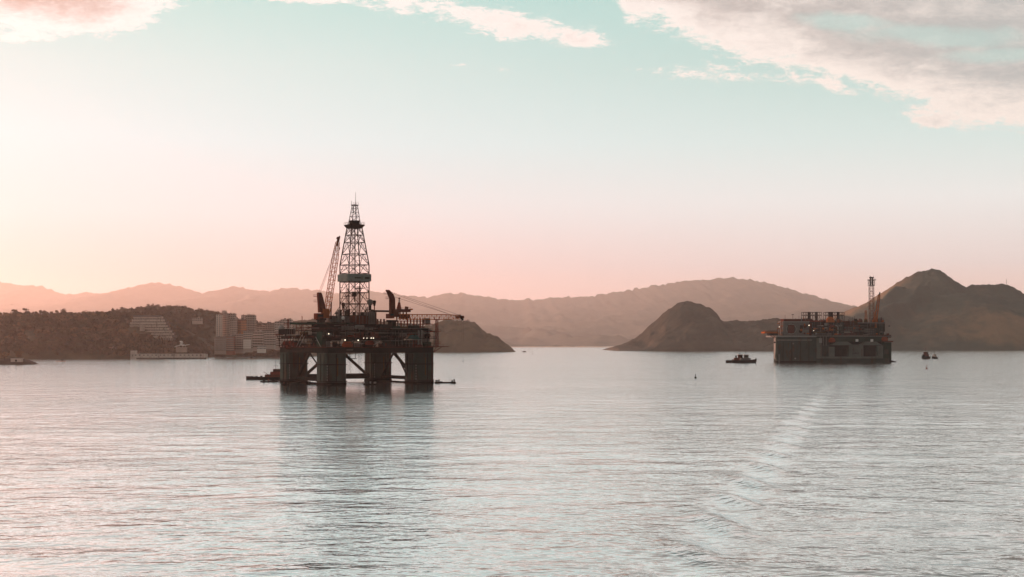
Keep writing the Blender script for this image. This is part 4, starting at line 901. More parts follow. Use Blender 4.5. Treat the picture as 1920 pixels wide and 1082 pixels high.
for k in range(30):
    px = rg.uniform(1520, 1640); y = rg.uniform(606, 628); v_ = rg.uniform(2.5, 5); b.tube(fr.v(px, y, v_), fr.v(px + rg.uniform(6, 24), y, v_), rg.uniform(.12, .3), 5)
    b.tube(fr.v(px, y, v_), fr.v(px, y + rg.uniform(-6, 6), v_), rg.uniform(.12, .25), 5)
b.build('pipe_run', M['grey'], fpu)
b = MB()
for (pa, pb_, y) in ((1456, 1531, 629.5), (1531, 1671, 629.5), (1584, 1656, 604.4)): rail(b, fr.v(pa, y, -.4), fr.v(pb_, y, -.4), 1.3)
b.build('handrail', M['rust'], fpu)
one(fpu, 'bent_duct', M['pale'], 'tube', fr.v(1571.2, 627, 3), fr.v(1571.2, 613, 3), .75, 8); one(fpu, 'bent_duct', M['pale'], 'tube', fr.v(1571.2, 612, 3), fr.v(1566.5, 610.5, 3), .75, 8)
# framed exhaust stacks: two groups
for (xa, xb, cyl) in ((1506, 1541, (1517, 1531)), (1548, 1583, (1556, 1560, 1571))):
    p = fr.v(xa, 603, 10); q = fr.v(xb, 585.5, 10); b = MB(); nb = 4
    for vv in (10, 20):
        for i in range(nb + 1):
            x = p.x + (q.x - p.x) * i / nb; b.bar((x, vv, p.z), (x, vv, q.z), .24)
            if i < nb:
                x2 = p.x + (q.x - p.x) * (i + 1) / nb; zm = (p.z + q.z) / 2; b.bar((x, vv, p.z), ((x + x2) / 2, vv, zm), .13); b.bar((x2, vv, p.z), ((x + x2) / 2, vv, zm), .13); b.bar(((x + x2) / 2, vv, zm), (x, vv, q.z - 1), .13); b.bar(((x + x2) / 2, vv, zm), (x2, vv, q.z - 1), .13)
        for z in (q.z, (p.z + q.z) / 2 + 2): b.bar((p.x, vv, z), (q.x, vv, z), .26)
    sf = b.build('stack_frame', M['girder'], fpu)
    for px in cyl: r_ = fr.v(px, 603, 15); one(sf, 'exhaust_stack', M['black'], 'tube', r_, (r_.x, 15, q.z + .6), 1.6, 10)
p = fr.v(1557, 603, 7); one(fpu, 'turbine_house', M['orange'], 'loft', [[(p.x - 4.6, 5, p.z - 1), (p.x + 5, 5, p.z - 1), (p.x + 5, 12, p.z - 1), (p.x - 4.6, 12, p.z - 1)], [(p.x - 4.2, 5.4, p.z + 3.4), (p.x + 4, 5.4, p.z + 3.4), (p.x + 4, 12, p.z + 3.4), (p.x - 4.2, 12, p.z + 3.4)], [(p.x - 1.6, 6.4, p.z + 6.2), (p.x + 1.8, 6.4, p.z + 6.2), (p.x + 1.8, 11, p.z + 6.2), (p.x - 1.6, 11, p.z + 6.2)]])
# flare tower and crane
p = fr.v(1634.5, 606, 12); q = fr.v(1633.8, 537, 12); b = MB(); b.truss(p, q, 5.4, 5.0, 15, .3, .16, up=(0, 1, 0)); ft = b.build('flare_tower', M['rust'], fpu)
a = fr.v(1629, 536, 12); c = fr.v(1639.5, 525, 12)
b = MB(); b.truss((p.x - .4, 12, a.z), (p.x - .4, 12, c.z), 6.6, 6.6, 2, .3, .2, up=(0, 1, 0)); b.bx(a.x, c.x, 8.6, 15.4, a.z, a.z + .5); b.bx(a.x - .8, c.x + .8, 8, 16, c.z - .4, c.z + .5); rail(b, (a.x - .8, 8, c.z + .5), (c.x + .8, 8, c.z + .5), 1.4, 4); b.build('flare_platform', M['girder'], ft)
b = MB(); b.tube(fr.v(1632.5, 536, 12), fr.v(1632.5, 518.5, 12), .8, 8); b.tube(fr.v(1635.8, 536, 12), fr.v(1635.8, 519.5, 12), .8, 8); b.bx(fr.v(1630.5, 520, 12).x, fr.v(1638, 520, 12).x, 10.5, 13.5, fr.v(1630, 522, 12).z, fr.v(1630, 519.5, 12).z); b.build('flare_tip', M['black'], ft)
for px in (1631, 1637.5): one(ft, 'lightning_rod', M['girder'], 'tube', fr.v(px, 521, 12), fr.v(px, 515.5, 12), .12, 4)
p = fr.v(1641, 606, 8); q = fr.v(1648.5, 553, 8); b = MB(); b.truss(p, q, 3.4, 2.0, 11, .34, .18, up=(0, 1, 0)); cr = one(fpu, 'crane', M['orange'], 'tube', p - Vector((0, 0, 6)), p + Vector((0, 0, 1.2)), 1.8, 10)
b.build('boom', M['orange'], cr); one(cr, 'machinery_cab', M['orange'], 'bx', p.x - 3.4, p.x + 2.6, 6, 10, p.z + 1.2, p.z + 4.4); b = MB(); b.tube(q, fr.v(1650, 547.5, 8), .8, 6, .6); b.build('boom_head', M['girder'], cr)
one(cr, 'stay_cable', M['girder'], 'tube', fr.v(1639, 585, 8), q, .12, 4); one(cr, 'crane_tower', M['orange'], 'tube', p + Vector((-1.4, 0, 3)), fr.v(1639, 584, 8), .7, 5, .4)
b = MB(); p = fr.v(1624, 606, 14); b.truss(p, fr.v(1623.6, 582, 14), 2.6, 2.0, 6, .2, .12, up=(0, 1, 0)); b.build('service_mast', M['orange'], fpu)
bx_(1656.5, 1659, 604, 622, 8, 5, 'black', 'exhaust_stack')
for px, py, r in ((1461, 613, .3), (1517, 610, .42), (1525.5, 620, .3)):
    p = fr.v(px, py, 2.2); lm = one(fpu, 'deck_lamp', M['lampw'], 'sphere', p, r, 8, 6, smooth=True)
bx_(1655, 1675, 639, 641.5, -1.5, 8, 'rust', 'boat_platform')
lifeboat(1560, 638, B, -2.4, 8.5, 6.2, 'orange lifeboat hanging mid-side of the slab-sided production platform, left of its two square bays')
lifeboat(1659, 635.5, B, -2.4, 8.5, 5.4, 'orange lifeboat on the outermost stern corner of the slab-sided production platform')
# ================================================================== town on the near shore
def hf_z(hf, X, Y):                                       # ground height on a hill
    xs, df, dc, tt, Z, YY = hf
    j = int(np.clip(np.searchsorted(xs, X), 0, len(xs) - 1)); t_ = (Y - df) / (dc - df)
    return float(np.interp(t_, tt, Z[:, j]))
def building(name, label, cat, px0, px1, pt, pb, d, dep, floors, bays, wall, win=True, roof=None, slab=None, rz=0.0, group=None, sink=6, side=True, ww_=.62, wh=.5):
    a = P(px0, pb, d); c = P(px1, pt, d); w_ = c.x - a.x; h_ = c.z - a.z
    r = thing(name, label, cat, ((a.x + c.x) / 2, d, a.z), R(rz), group)
    box(r, 'wall', M[wall], -w_ / 2, w_ / 2, 0, dep, -sink, h_)
    rf = box(r, 'roof', M[roof or 'roof'], -w_ / 2 - .25, w_ / 2 + .25, -.25, dep + .25, h_, h_ + .5)
    fh = h_ / floors
    if win:
        k = bays; bw = w_ / k; proto = None
        for i in range(floors):
            for j in range(k):
                x = -w_ / 2 + (j + .5) * bw; z = i * fh + fh * .55
                if proto is None:
                    b = MB(); b.bx(-bw * ww_ / 2, bw * ww_ / 2, -.12, .1, -fh * wh / 2, fh * wh / 2); proto = b.build('window', M['glass'], r); o = proto
                else: o = proto.copy(); COL.objects.link(o); o.parent = r
                o.location = (x, 0, z)
        if side:
            k2 = max(2, int(dep / bw))
            for i in range(floors):
                for j in range(k2):
                    for s_ in (-1, 1):
                        o = proto.copy(); COL.objects.link(o); o.parent = r; o.location = (s_ * w_ / 2, dep * (j + .5) / k2, i * fh + fh * .55); o.rotation_euler = (0, 0, R(90))
    for k in range(2):
        x = rg.uniform(-w_ * .35, w_ * .3); box(r, 'roof_tank', M[rg.choice(['wall_b', 'wall_p', 'roof'])], x, x + rg.uniform(1.5, 4), 2, 5, h_ + .5, h_ + rg.uniform(1.4, 3.2))
    x = rg.uniform(-w_ * .3, w_ * .3); one(r, 'roof_aerial', M['girder'], 'tube', (x, 3, h_ + .4), (x, 3, h_ + rg.uniform(3, 6)), .15, 4)
    if slab:
        for i in range(1, floors + 1):
            box(r, 'balcony', M[slab], -w_ / 2 - .3, w_ / 2 + .3, -1.3, .02, i * fh - .9 if i < floors else i * fh - .5, i * fh - .05)
    return r, w_, h_
# terraced hotel on the wooded slope
px0, px1 = 240, 322; d = 2330
r = thing('terraced_hotel', 'pale terraced hotel with stepped balcony floors set into the wooded hillside', 'hotel', P(281, 634, d))
rows = [(250, 303, 593.5, 597), (247, 306, 599, 602.5), (244, 308, 604.5, 608), (242, 311, 610, 613), (240, 314, 615, 618), (240, 319, 620, 623), (283, 323, 625, 628), (287, 320, 630, 634)]
org = r.location.copy()
for i, (xa, xb, yt, yb) in enumerate(rows):
    dd = d + 4 * (len(rows) - i); a = P(xa, yb, dd) - org; c = P(xb, yt, dd) - org
    s_ = box(r, 'terrace', M['terrace'], a.x, c.x, a.y, a.y + 12, a.z, c.z)
    fl = box(r, 'floor', M['roof'], a.x + 1, c.x - 1, a.y + 2, a.y + 40, a.z - 4.2, a.z)
    n = int((xb - xa) / 3.2)
    for j in range(n + 1):
        x = a.x + 1 + (c.x - a.x - 2.4) * j / n; box(fl, 'partition', M['terrace'], x, x + .35, a.y + .6, a.y + 2, a.z - 4.2, a.z)
b = MB(); a = P(250, 593, d + 30) - org; c = P(300, 591.5, d + 30) - org; b.bx(a.x, c.x, a.y, a.y + 14, a.z - 1, c.z + .5); b.build('roof', M['roof'], r)
a = P(262, 621, d + 2) - org; c = P(268, 609, d + 2) - org; box(r, 'stair_tower', M['wall_p'], a.x, c.x, a.y, a.y + 12, a.z, c.z)
# tower blocks
building('tower_block', 'slim pale tower slab at the edge of the wood, left end of the tower cluster', 'apartment building', 405, 414.5, 590, 632, 2480, 16, 12, 2, 'wall_w', slab=None, ww_=.3)
r, w_, h_ = building('tower_block', 'tall pale tower with a raised lift house, highest of the shore towers', 'apartment building', 415, 425, 587.5, 632, 2500, 18, 13, 3, 'wall_p')
box(r, 'lift_house', M['wall_p'], -w_ / 2 + .5, -w_ / 2 + 7.5, 2, 12, h_ + .5, h_ + 5)
building('tower_block', 'pink grey tower with balcony bands behind the orange lit facade', 'apartment building', 425, 440, 588.5, 628, 2520, 18, 12, 4, 'wall_p', slab='wall_w')
building('tower_block', 'brown stepped block with zigzag balconies in front of the towers', 'apartment building', 431, 444, 599, 626, 2440, 14, 8, 4, 'wall_b', slab='wall_p')
building('tower_block', 'tower with glowing orange facade facing the low sun', 'apartment building', 443, 454, 599.5, 624, 2450, 14, 8, 4, 'wall_sunlit', slab='wall_sunlit', rz=-28)
building('tower_block', 'wide grey brown tower block with dark window columns', 'apartment building', 452, 468, 591.5, 618, 2560, 20, 9, 5, 'wall_p')
r, w_, h_ = building('tower_block', 'grey brown tower with rounded crown storey, right end of the tower cluster', 'apartment building', 461, 477, 592, 622, 2540, 20, 9, 5, 'wall_b', slab='wall_p')
box(r, 'crown_storey', M['wall_b'], -w_ / 2 + 1.5, w_ / 2 - 1.5, 1.5, 18, h_ + .5, h_ + 2.2)
# lower blocks by the water
building('apartment_block', 'long low brown block of many thin floors under the towers', 'apartment building', 402, 424, 632, 658, 2360, 16, 7, 9, 'wall_b', slab='wall_p')
building('apartment_block', 'narrow red brown block beside the long low one', 'apartment building', 424, 438, 630, 659, 2350, 16, 8, 5, 'tile', slab='wall_p')
building('apartment_block', 'brown flat roofed block between the red one and the white gable', 'apartment building', 434, 456, 627, 656, 2380, 16, 7, 7, 'wall_b', slab='wall_p')
r, w_, h_ = building('apartment_block', 'waterfront block with large blank white lower wall', 'apartment building', 456, 471, 621, 654, 2330, 16, 8, 4, 'wall_b')
for k in range(4): box(r, 'white_panel', M['wall_w'], -w_ / 2 + .2, w_ / 2 - .2, -.55, -.14, h_ * (.02 + k * .13), h_ * (.02 + k * .13) + h_ * .11)
building('apartment_block', 'pinkish block with four bold balcony bands', 'apartment building', 471, 492, 622, 652, 2370, 16, 6, 7, 'wall_b', slab='wall_w')
building('apartment_block', 'pale pink block with small square windows behind the balcony block', 'apartment building', 491, 514, 621, 648, 2420, 16, 6, 8, 'wall_p', slab='wall_p')
building('apartment_block', 'low pale building in front of the balcony block', 'building', 482, 497, 648, 655, 2330, 10, 2, 6, 'wall_w')
building('apartment_block', 'tiled house row on the rise between towers and rig', 'building', 478, 498, 611, 622, 2620, 14, 3, 7, 'wall_b', roof='tile')
building('apartment_block', 'grey block with penthouse on the skyline nearest the drilling rig', 'apartment building', 515, 530, 603, 650, 2450, 18, 11, 5, 'wall_p')
r, w_, h_ = building('apartment_block', 'pale stepped block half hidden by the drilling rig deck', 'apartment building', 526, 546, 599, 650, 2500, 18, 12, 6, 'wall_p')
building('apartment_block', 'brown block on the skyline left of the penthouse block', 'apartment building', 498, 515, 606, 625, 2600, 16, 5, 5, 'wall_b')
building('cottage', 'small red roofed house among the trees of the wooded hill', 'house', 45, 64, 634, 641, 2290, 10, 1, 4, 'wall_p', roof='tile', sink=8)
building('cottage', 'pale lodge near the water at the foot of the wooded hill', 'house', 204, 218, 652, 658, 2215, 8, 1, 3, 'wall_b', roof='tile')
building('cottage', 'flat pale house high in the trees behind the terraced hotel', 'house', 360, 378, 596, 602, 2700, 10, 2, 5, 'wall_p')
building('clifftop_house', 'pale house with a small square tower on top of the headland', 'house', 853, 868, 600, 606, 4040, 14, 2, 4, 'wall_w', side=False)
building('clifftop_house', 'long cream house on the headland crest beside the house with a tower', 'house', 868, 881, 601, 606, 4045, 12, 1, 5, 'wall_p', side=False)
# stone quay with a fort-like front
r = thing('quay', 'long pale stone quay front with small dark openings on the shore', 'quay', P(315, 672, 2172)); org = r.location.copy()
a = P(247, 672, 2172) - org; c = P(384, 664, 2172) - org; box(r, 'front_wall', M['stone'], a.x, c.x, 0, 22, -3, c.z)
box(r, 'coping', M['wall_p'], a.x - .5, c.x + .5, -.5, 1.2, c.z, c.z + .7); box(r, 'footing', M['rock'], a.x + 8, c.x + 2, -3.5, 0, -3, 1.0)
for i in range(17):
    x = a.x + 6 + i * (c.x - a.x - 12) / 16; box(r, 'opening', M['black'], x - 1.3, x + 1.3, -.06, .2, c.z - 2.1, c.z - .9)
for i in range(9): x = a.x + 4 + i * (c.x - a.x - 8) / 8; box(r, 'buttress', M['wall_p'], x - .5, x + .5, -.6, 0, -1, c.z - .1)
c2_ = P(252, 658, 2172) - org; box(r, 'gate_tower', M['wall_p'], a.x - 2, a.x + 6, .3, 10, -2, c2_.z + .5)
r = thing('winged_pavilion', 'white roofed open pavilion with upswept wing roof above the quay', 'pavilion', P(339, 650, 2200)); org = r.location.copy()
def wing(pts, th):
    b = MB(); f3 = [P(x, y, 2200) - org for x, y in pts]; k3 = [p + Vector((0, 16, .5)) for p in f3]; f4 = [p - Vector((0, 0, th)) for p in f3]; k4 = [p - Vector((0, 0, th)) for p in k3]
    n = len(pts)
    for i in range(n - 1): b.loft([[tuple(p) for p in (f3[i], f3[i + 1], f4[i + 1], f4[i])], [tuple(p) for p in (k3[i], k3[i + 1], k4[i + 1], k4[i])]])
    return b
wing([(327, 650), (332, 648), (338, 646.5), (344, 647.5), (351, 646)], .8).build('wing_roof', M['white'], r); wing([(337, 646), (339, 642), (336.5, 639.5)], .6).build('wing_roof', M['white'], r)
b = MB(); [b.tube(P(x, 652, 2204) - org, P(x, 647, 2204) - org, .4, 6) for x in (330, 336, 342, 348)]; b.build('post', M['wall_p'], r); a = P(330, 656, 2206) - org; c = P(349, 651, 2206) - org; box(r, 'base_wall', M['wall_b'], a.x, c.x, a.y, a.y + 8, a.z - 4, c.z)
# shore strip and islet
pm = [(-700 + i * 14, D(668 + 4.6 * math.exp(-((i - 20) / 22) ** 2) + .5 * math.sin(i * 1.7))) for i in range(72)]
def mound(name, label, cat, px0, px1, pt, d, m='rock', deep=.5, seed=0, kind=None):
    a = P(px0, HY + F * H / d, d); c = P(px1, pt, d); w_ = c.x - a.x; hgt = c.z
    n = 26; q = 9; xs = np.linspace(0, 1, n); ys = np.linspace(0, 1, q); X_, Y_ = np.meshgrid(xs, ys, indexing='ij')
    z = hgt * (4 * X_ * (1 - X_)) ** .55 * (4 * Y_ * (1 - Y_)) ** .5 * (.35 + .75 * fbm(X_ * w_ / max(6, w_ * .22) + seed, Y_ * 3 + seed, 4)) * 1.15
    edge = np.minimum(np.minimum(X_, 1 - X_), np.minimum(Y_, 1 - Y_)) < 1e-6; z = np.where(edge, -1.0, z)
    v_ = np.stack([(X_ - .5) * w_, Y_ * w_ * deep, z], -1).reshape(-1, 3); f_ = []
    for i in range(n - 1):
        for j in range(q - 1): f_.append((i * q + j, (i + 1) * q + j, (i + 1) * q + j + 1, i * q + j + 1))
    o = mesh_np(name, v_, f_, M[m], kind, False); o.location = ((a.x + c.x) / 2, d, 0)
    if label: tag(o, label, cat)
    return o
mound('rock', 'broad dark rock awash between the quay and the rig', 'rock', 466, 485, 671, 2270, seed=1); mound('rock', 'small rock just off the right end of the quay', 'rock', 395, 400.5, 672, 2240, seed=2); mound('rock', 'low flat rock second along from the quay', 'rock', 412, 421, 672, 2230, seed=3)
mound('rock', 'round rock midway between the quay and the broad rock', 'rock', 430, 436, 671.4, 2260, seed=4); mound('rock', 'thin rock beside the broad dark rock awash', 'rock', 450, 456, 672.3, 2240, seed=5); mound('rock', 'lone low rock off the tip of the headland', 'rock', 979, 987, 657.6, 3900, seed=6)
isl = mound('rocky_islet', None, None, -70, 62, 670, 1600, 'rock', .3, 7, 'structure')
o = thing('beached_boat', 'small pale boat shed and boat lying on the rocky islet', 'boat', P(30, 677, 1598)); box(o, 'deck_house', M['wall_p'], -6, 7, 0, 3, -1, 2.4); box(o, 'roof', M['wall_w'], -6.3, 7.3, -.3, 3.3, 2.4, 2.8); box(o, 'doorway', M['black'], -1, 1, -.1, .1, -.6, 1.6)
# ================================================================== trees
def crown_mesh(rng, n, rx, rz_, leaf, flatb=.4):
    """leaf clumps spread through a lumpy crown; one mesh of small quads"""
    v = []; f = []
    lobes = [(rng.uniform(-.5, .5) * rx, rng.uniform(-.5, .5) * rx, rng.uniform(-.25, .5) * rz_, rng.uniform(.4, .68)) for _ in range(6)]
    for i in range(n):
        lx, ly, lz, lr = lobes[i % 6]
        th = rng.uniform(0, 2 * math.pi); ph = math.acos(rng.uniform(-flatb, 1)); rr_ = lr * rng.uniform(.55, 1.0)
        c = Vector((lx + rx * rr_ * math.sin(ph) * math.cos(th), ly + rx * rr_ * math.sin(ph) * math.sin(th), lz + rz_ * rr_ * math.cos(ph)))
        a = Vector((rng.gauss(0, 1), rng.gauss(0, 1), rng.gauss(0, .5))).normalized(); b_ = a.orthogonal().normalized(); s_ = leaf * rng.uniform(.6, 1.3)
        k = len(v); v += [c + a * s_, c + b_ * s_ * .8, c - a * s_, c - b_ * s_ * .8]; f.append((k, k + 1, k + 2, k + 3))
    return np.array([tuple(p) for p in v]), np.array(f)
trng = random.Random(3)
protos = [crown_mesh(trng, 64, 5.2, 4.2, 1.25) for _ in range(4)]
def forest(hf, name, n, x0, x1, t0, t1, seed, keep, m):
    rg_ = np.random.default_rng(seed); vs = []; fs = []; k = 0
    xs, df, dc, tt, Z, YY = hf
    for i in range(n):
        X = rg_.uniform(x0, x1); t_ = rg_.uniform(t0, t1); Y = df + (dc - df) * t_; z = hf_z(hf, X, Y)
        if z < 2.0 or not keep(X, Y): continue
        pv_, pf = protos[i % 4]; s_ = (rg_.choice([.6, .8, 1.0, 1.25, 1.6]) if t_ < .8 else rg_.choice([.6, .75, .9])) * rg_.uniform(.85, 1.15); a_ = rg_.uniform(0, 6.28); ca_, sa_ = math.cos(a_), math.sin(a_)
        q = pv_ * s_ * np.array([1, 1, rg_.uniform(.7, 1.65)]); w_ = np.stack([q[:, 0] * ca_ - q[:, 1] * sa_ + X, q[:, 0] * sa_ + q[:, 1] * ca_ + Y, q[:, 2] + z + 1.5 * s_], -1)
        vs.append(w_); fs.append(pf + k); k += len(w_)
    return mesh_np(name, np.vstack(vs), np.vstack(fs), m, 'stuff', False)
def clear_wood(X, Y):                                     # gaps where buildings stand
    px = X / Y * F + CX
    pt = HY - (hf_z(woodhf, X, Y) + 9 - H) / Y * F
    return not (234 < px < 328 and Y < 2390 and pt < (622 if px < 281 else 634)) and not (244 < px < 390 and Y < 2212) and not (43 < px < 66 and 2250 < Y < 2300)
forest(woodhf, 'woodland', 3600, P(-230, 600, 2480).x, P(408, 600, 2480).x, .02, 1.05, 1, clear_wood, M['leaf'])
forest(woodhf, 'undergrowth', 2200, P(-200, 600, 2480).x, P(408, 600, 2480).x, .0, .95, 2, lambda X, Y: clear_wood(X, Y) and fbm(np.array([X / 60.]), np.array([Y / 60.]), 3)[0] > .53, M['leaf2'])
def clear_back(X, Y):
    px = X / Y * F + CX
    return not (400 < px < 550 and Y < 2640) 
forest(backhf, 'woodland', 2300, P(190, 600, 3050).x, P(560, 600, 3050).x, .15, 1.05, 3, clear_back, M['leaf'])
forest(backhf, 'shore_shrubs', 260, P(395, 600, 2450).x, P(560, 600, 2450).x, .0, .06, 4, lambda X, Y: True, M['leaf2'])
def tree(px, py_top, py_base, d, rpx, label, name='tree', umb=False, group=None, seed=0, m='leaf'):
    rng = random.Random(seed); base = P(px, py_base, d); top = P(px, py_top, d); hgt = top.z - base.z; rx = rpx / F * d
    r = thing(name, label, 'tree', base, 0, group); b = MB()
    zc = hgt * (.62 if umb else .55); rz_ = hgt - zc
    tp = Vector((rng.uniform(-.6, .6), 0, zc - rz_ * .2)); b.tube((0, 0, -5), tp, .55, 6, .3)
    for i in range(5):
        a_ = i * 1.26 + rng.random(); b.tube(tp * rng.uniform(.7, .95), (rx * .6 * math.cos(a_), rx * .6 * math.sin(a_), zc + rz_ * .1), .25, 4, .08)
    b.build('trunk', M['bark'], r)
    v_, f_ = crown_mesh(rng, 150, rx * 1.25, rz_ * (1.1 if umb else 1.35), .9, .25 if umb else .6)
    o = mesh_np('crown', v_ + np.array([0, 0, zc]), f_, M[m], None, False); o.parent = r
for i, a in enumerate(((48, 577, 588, 2450, 5.5, 'tall umbrella crowned tree standing above the wooded ridge, open under its crown', 'tree', True), (27, 579.5, 588, 2450, 5.5, 'umbrella tree on the ridge next to the tallest one', 'tree', True), (118, 579.5, 590, 2460, 5.5, 'pointed bushy tree above the middle of the wooded ridge'),
        (84, 582, 591, 2455, 3.2, 'small round tree between the umbrella trees and the pointed one'), (76, 582.5, 591, 2450, 2.6, 'smallest round tree on the wooded ridge'), (160, 582.5, 591, 2460, 7, 'dense broad tree rising right of a dip in the wooded ridge'), (183, 584, 592, 2460, 8, 'flat topped wide tree next to the dense broad tree'), (212, 579, 590, 2500, 3, 'slim tree at the foot of the higher back ridge'),
        (293, 571.5, 582, 3050, 8, 'broad spreading tree on the crest of the back ridge'), (318, 572.5, 582, 3050, 7.5, 'spreading tree second along the crest of the back ridge'), (346, 574.5, 584, 3050, 6.5, 'lower spreading tree where the back ridge starts to fall'), (274, 574.5, 582, 3050, 5, 'small tree left of the broad spreading tree'), (232, 576, 585, 3050, 6, 'rounded tree at the left end of the back ridge'), (375, 578, 588, 3050, 4.5, 'compact square topped tree on the falling back ridge'), (398, 582.5, 592, 3000, 7, 'bushy tree beside the tower blocks'), (410, 583, 593, 2950, 5, 'dark tree touching the slim tower slab'))):
    tree(*a[:6], umb=len(a) > 7, seed=20 + i)
for i, (px, pt, rp_, lb) in enumerate(((34, 658, 9, 'leafy bush on the rocky islet beside the pale boat shed'), (8, 661, 10, 'wide low bush on the rocky islet at the picture edge'))):
    tree(px, pt, 676, 1606, rp_, lb, name='bush', seed=60 + i, m='leaf2')
def mast(px, pt, pb, d, label):
    p = P(px, pb, d); q = P(px, pt, d); r = thing('radio_mast', label, 'mast', p); one(r, 'pole', M['girder'], 'tube', (0, 0, -20), (0, 0, q.z - p.z), 1.1, 5, .5); one(r, 'antenna', M['girder'], 'tube', (-3, 0, (q.z - p.z) * .7), (3, 0, (q.z - p.z) * .7), .4, 4)
mast(1887, 522.5, 533, 6000, 'thin radio mast on the flat shoulder of the right hand peak'); mast(1144, 543, 551, 27300, 'thin mast on the long far ridge between the rigs')
# ================================================================== boats, buoys, birds
def hull_rings(L, bm, fb, bow=1.0):
    rings = []
    for i in range(9):
        t_ = i / 8; w_ = bm / 2 * (min(1, .75 + t_ * 1.2) if t_ < .5 else max(.03, 1 - ((t_ - .5) / .5) ** 2.4)); sh = fb * (1 + .55 * bow * max(0, t_ - .45) ** 2 * 4 + .1 * (1 - t_)); x = (t_ - .5) * L
        rings.append([(x, -w_, sh), (x, -w_ * .86, -.6), (x, w_ * .86, -.6), (x, w_, sh)])
    return rings
def tug(px, d, L, hull, house, label, rz=0, mast=9.0, group=None, low=False, H_=1.3):
    p = P(px, 650, d); r = thing('tugboat', label, 'tugboat', (p.x, d, 0), R(rz), group); bm = L * .30; fb = L * .075 * H_
    hb_ = one(r, 'hull', M[hull], 'loft', hull_rings(L, bm, fb)); b = MB()
    b.tube((L * .47, 0, fb * 1.2), (L * .51, 0, fb * 1.2), fb * .8, 8)
    for i in range(6): b.tube((-L * .3 + i * L * .1, -bm / 2 - .1, fb * .3), (-L * .3 + i * L * .1, -bm / 2 - .1, fb * .95), .32, 7)
    b.build('fender', M['black'], hb_)
    hs_ = box(r, 'deckhouse', M[house], -L * .16, L * .26, -bm * .34, bm * .34, fb * .9, fb + L * .11)
    for i in range(5): box(hs_, 'porthole', M['glass'], -L * .12 + i * L * .075, -L * .12 + i * L * .075 + L * .025, -bm * .345, -bm * .33, fb + L * .03, fb + L * .06)
    wh_ = one(r, 'wheelhouse', M[house], 'loft', [[(L * x, bm * y, z) for x, y in ((.0, -.24), (.17, -.22), (.17, .22), (.0, .24))] for z in (fb + L * .11,)] + [[(L * x, bm * y, fb + L * .235) for x, y in ((-.01, -.26), (.185, -.24), (.185, .24), (-.01, .26))]])
    box(wh_, 'wheelhouse_window', M['glass'], L * .01, L * .16, -bm * .27, -bm * .24, fb + L * .165, fb + L * .205); box(wh_, 'wheelhouse_roof', M['white'], -L * .02, L * .195, -bm * .27, bm * .27, fb + L * .235, fb + L * .25)
    for s_ in (-.2, .2): one(r, 'funnel', M['black'], 'tube', (-L * .08, bm * s_, fb + L * .1), (-L * .09, bm * s_, fb + L * .21), L * .02, 8)
    m_ = one(r, 'mast', M['black'], 'tube', (L * .06, 0, fb + L * .25), (L * .06, 0, fb + L * .25 + mast), .2, 5, .1); one(m_, 'mast_yard', M['black'], 'bx', L * .06 - .1, L * .06 + .1, -1.6, 1.6, fb + L * .25 + mast * .55, fb + L * .25 + mast * .55 + .2)
    box(r, 'towing_winch', M['rust'], -L * .26, -L * .19, -bm * .15, bm * .15, fb * .9, fb + L * .045)
    b = MB(); rail(b, (-L * .47, -bm * .36, fb), (-L * .17, -bm * .42, fb), 1.1, 6); b.build('bulwark_rail', M['black'], r)
    return r
dT = D(680.5)
tug(1395, dT, 30, 'black', 'grey', 'dark tugboat with high grey wheelhouse, nearer of the pair before the production platform', 0, 6.5)
tug(1384, dT + 14, 30, 'black', 'rust', 'red decked tugboat lying just behind the dark one, low stern out to one side', 0, 6.0)
tug(1736, D(673), 34, 'steel', 'rust', 'larger orange sided tugboat seen bow on, beside a smaller one', -118, 8.0, H_=1.3)
tug(1752.5, D(672.6), 23, 'black', 'wall_p', 'smaller pale wheelhouse tugboat close behind the orange sided one', -120, 5.0, H_=1.2)
# supply vessel half hidden by the left column of the rig
d = D(712); p = P(498, 700, d); r = thing('supply_vessel', 'dark supply vessel with long low deck and red superstructure half hidden behind the rig', 'ship', (p.x, d + 4, 0), R(4))
one(r, 'hull', M['black'], 'loft', [[(-x, y, z) for x, y, z in q] for q in hull_rings(27, 7, 1.5, .9)][::-1])
for x0, x1, z1, m in ((-1, 11, 3.4, 'rust'), (2.5, 10, 5.2, 'red'), (4.4, 9.4, 7.0, 'rust')): box(r, 'superstructure', M[m], x0, x1, -2.6, 2.6, 1.4 if z1 < 4 else z1 - 1.9, z1)
for k in range(4): box(r, 'window', M['glass'], 4.8 + k * 1.1, 5.5 + k * 1.1, -2.68, -2.55, 5.8, 6.5)
ms_ = one(r, 'mast', M['black'], 'tube', (6, 0, 7), (6, 0, 13.2), .16, 5, .08); one(ms_, 'radar', M['pale'], 'bx', 5.0, 7.2, -.3, .3, 9.2, 9.5); one(r, 'crane_jib', M['rust'], 'tube', (1.5, 0, 3), (-2, 0, 5.2), .2, 5)
for k in range(7): box(r, 'deck_cargo', M[rg.choice(['rust', 'black', 'steel', 'olive'])], -12 + k * 1.6, -10.9 + k * 1.6, -1.8, 1.8, 1.3, 1.7 + rg.random() * 1.1)
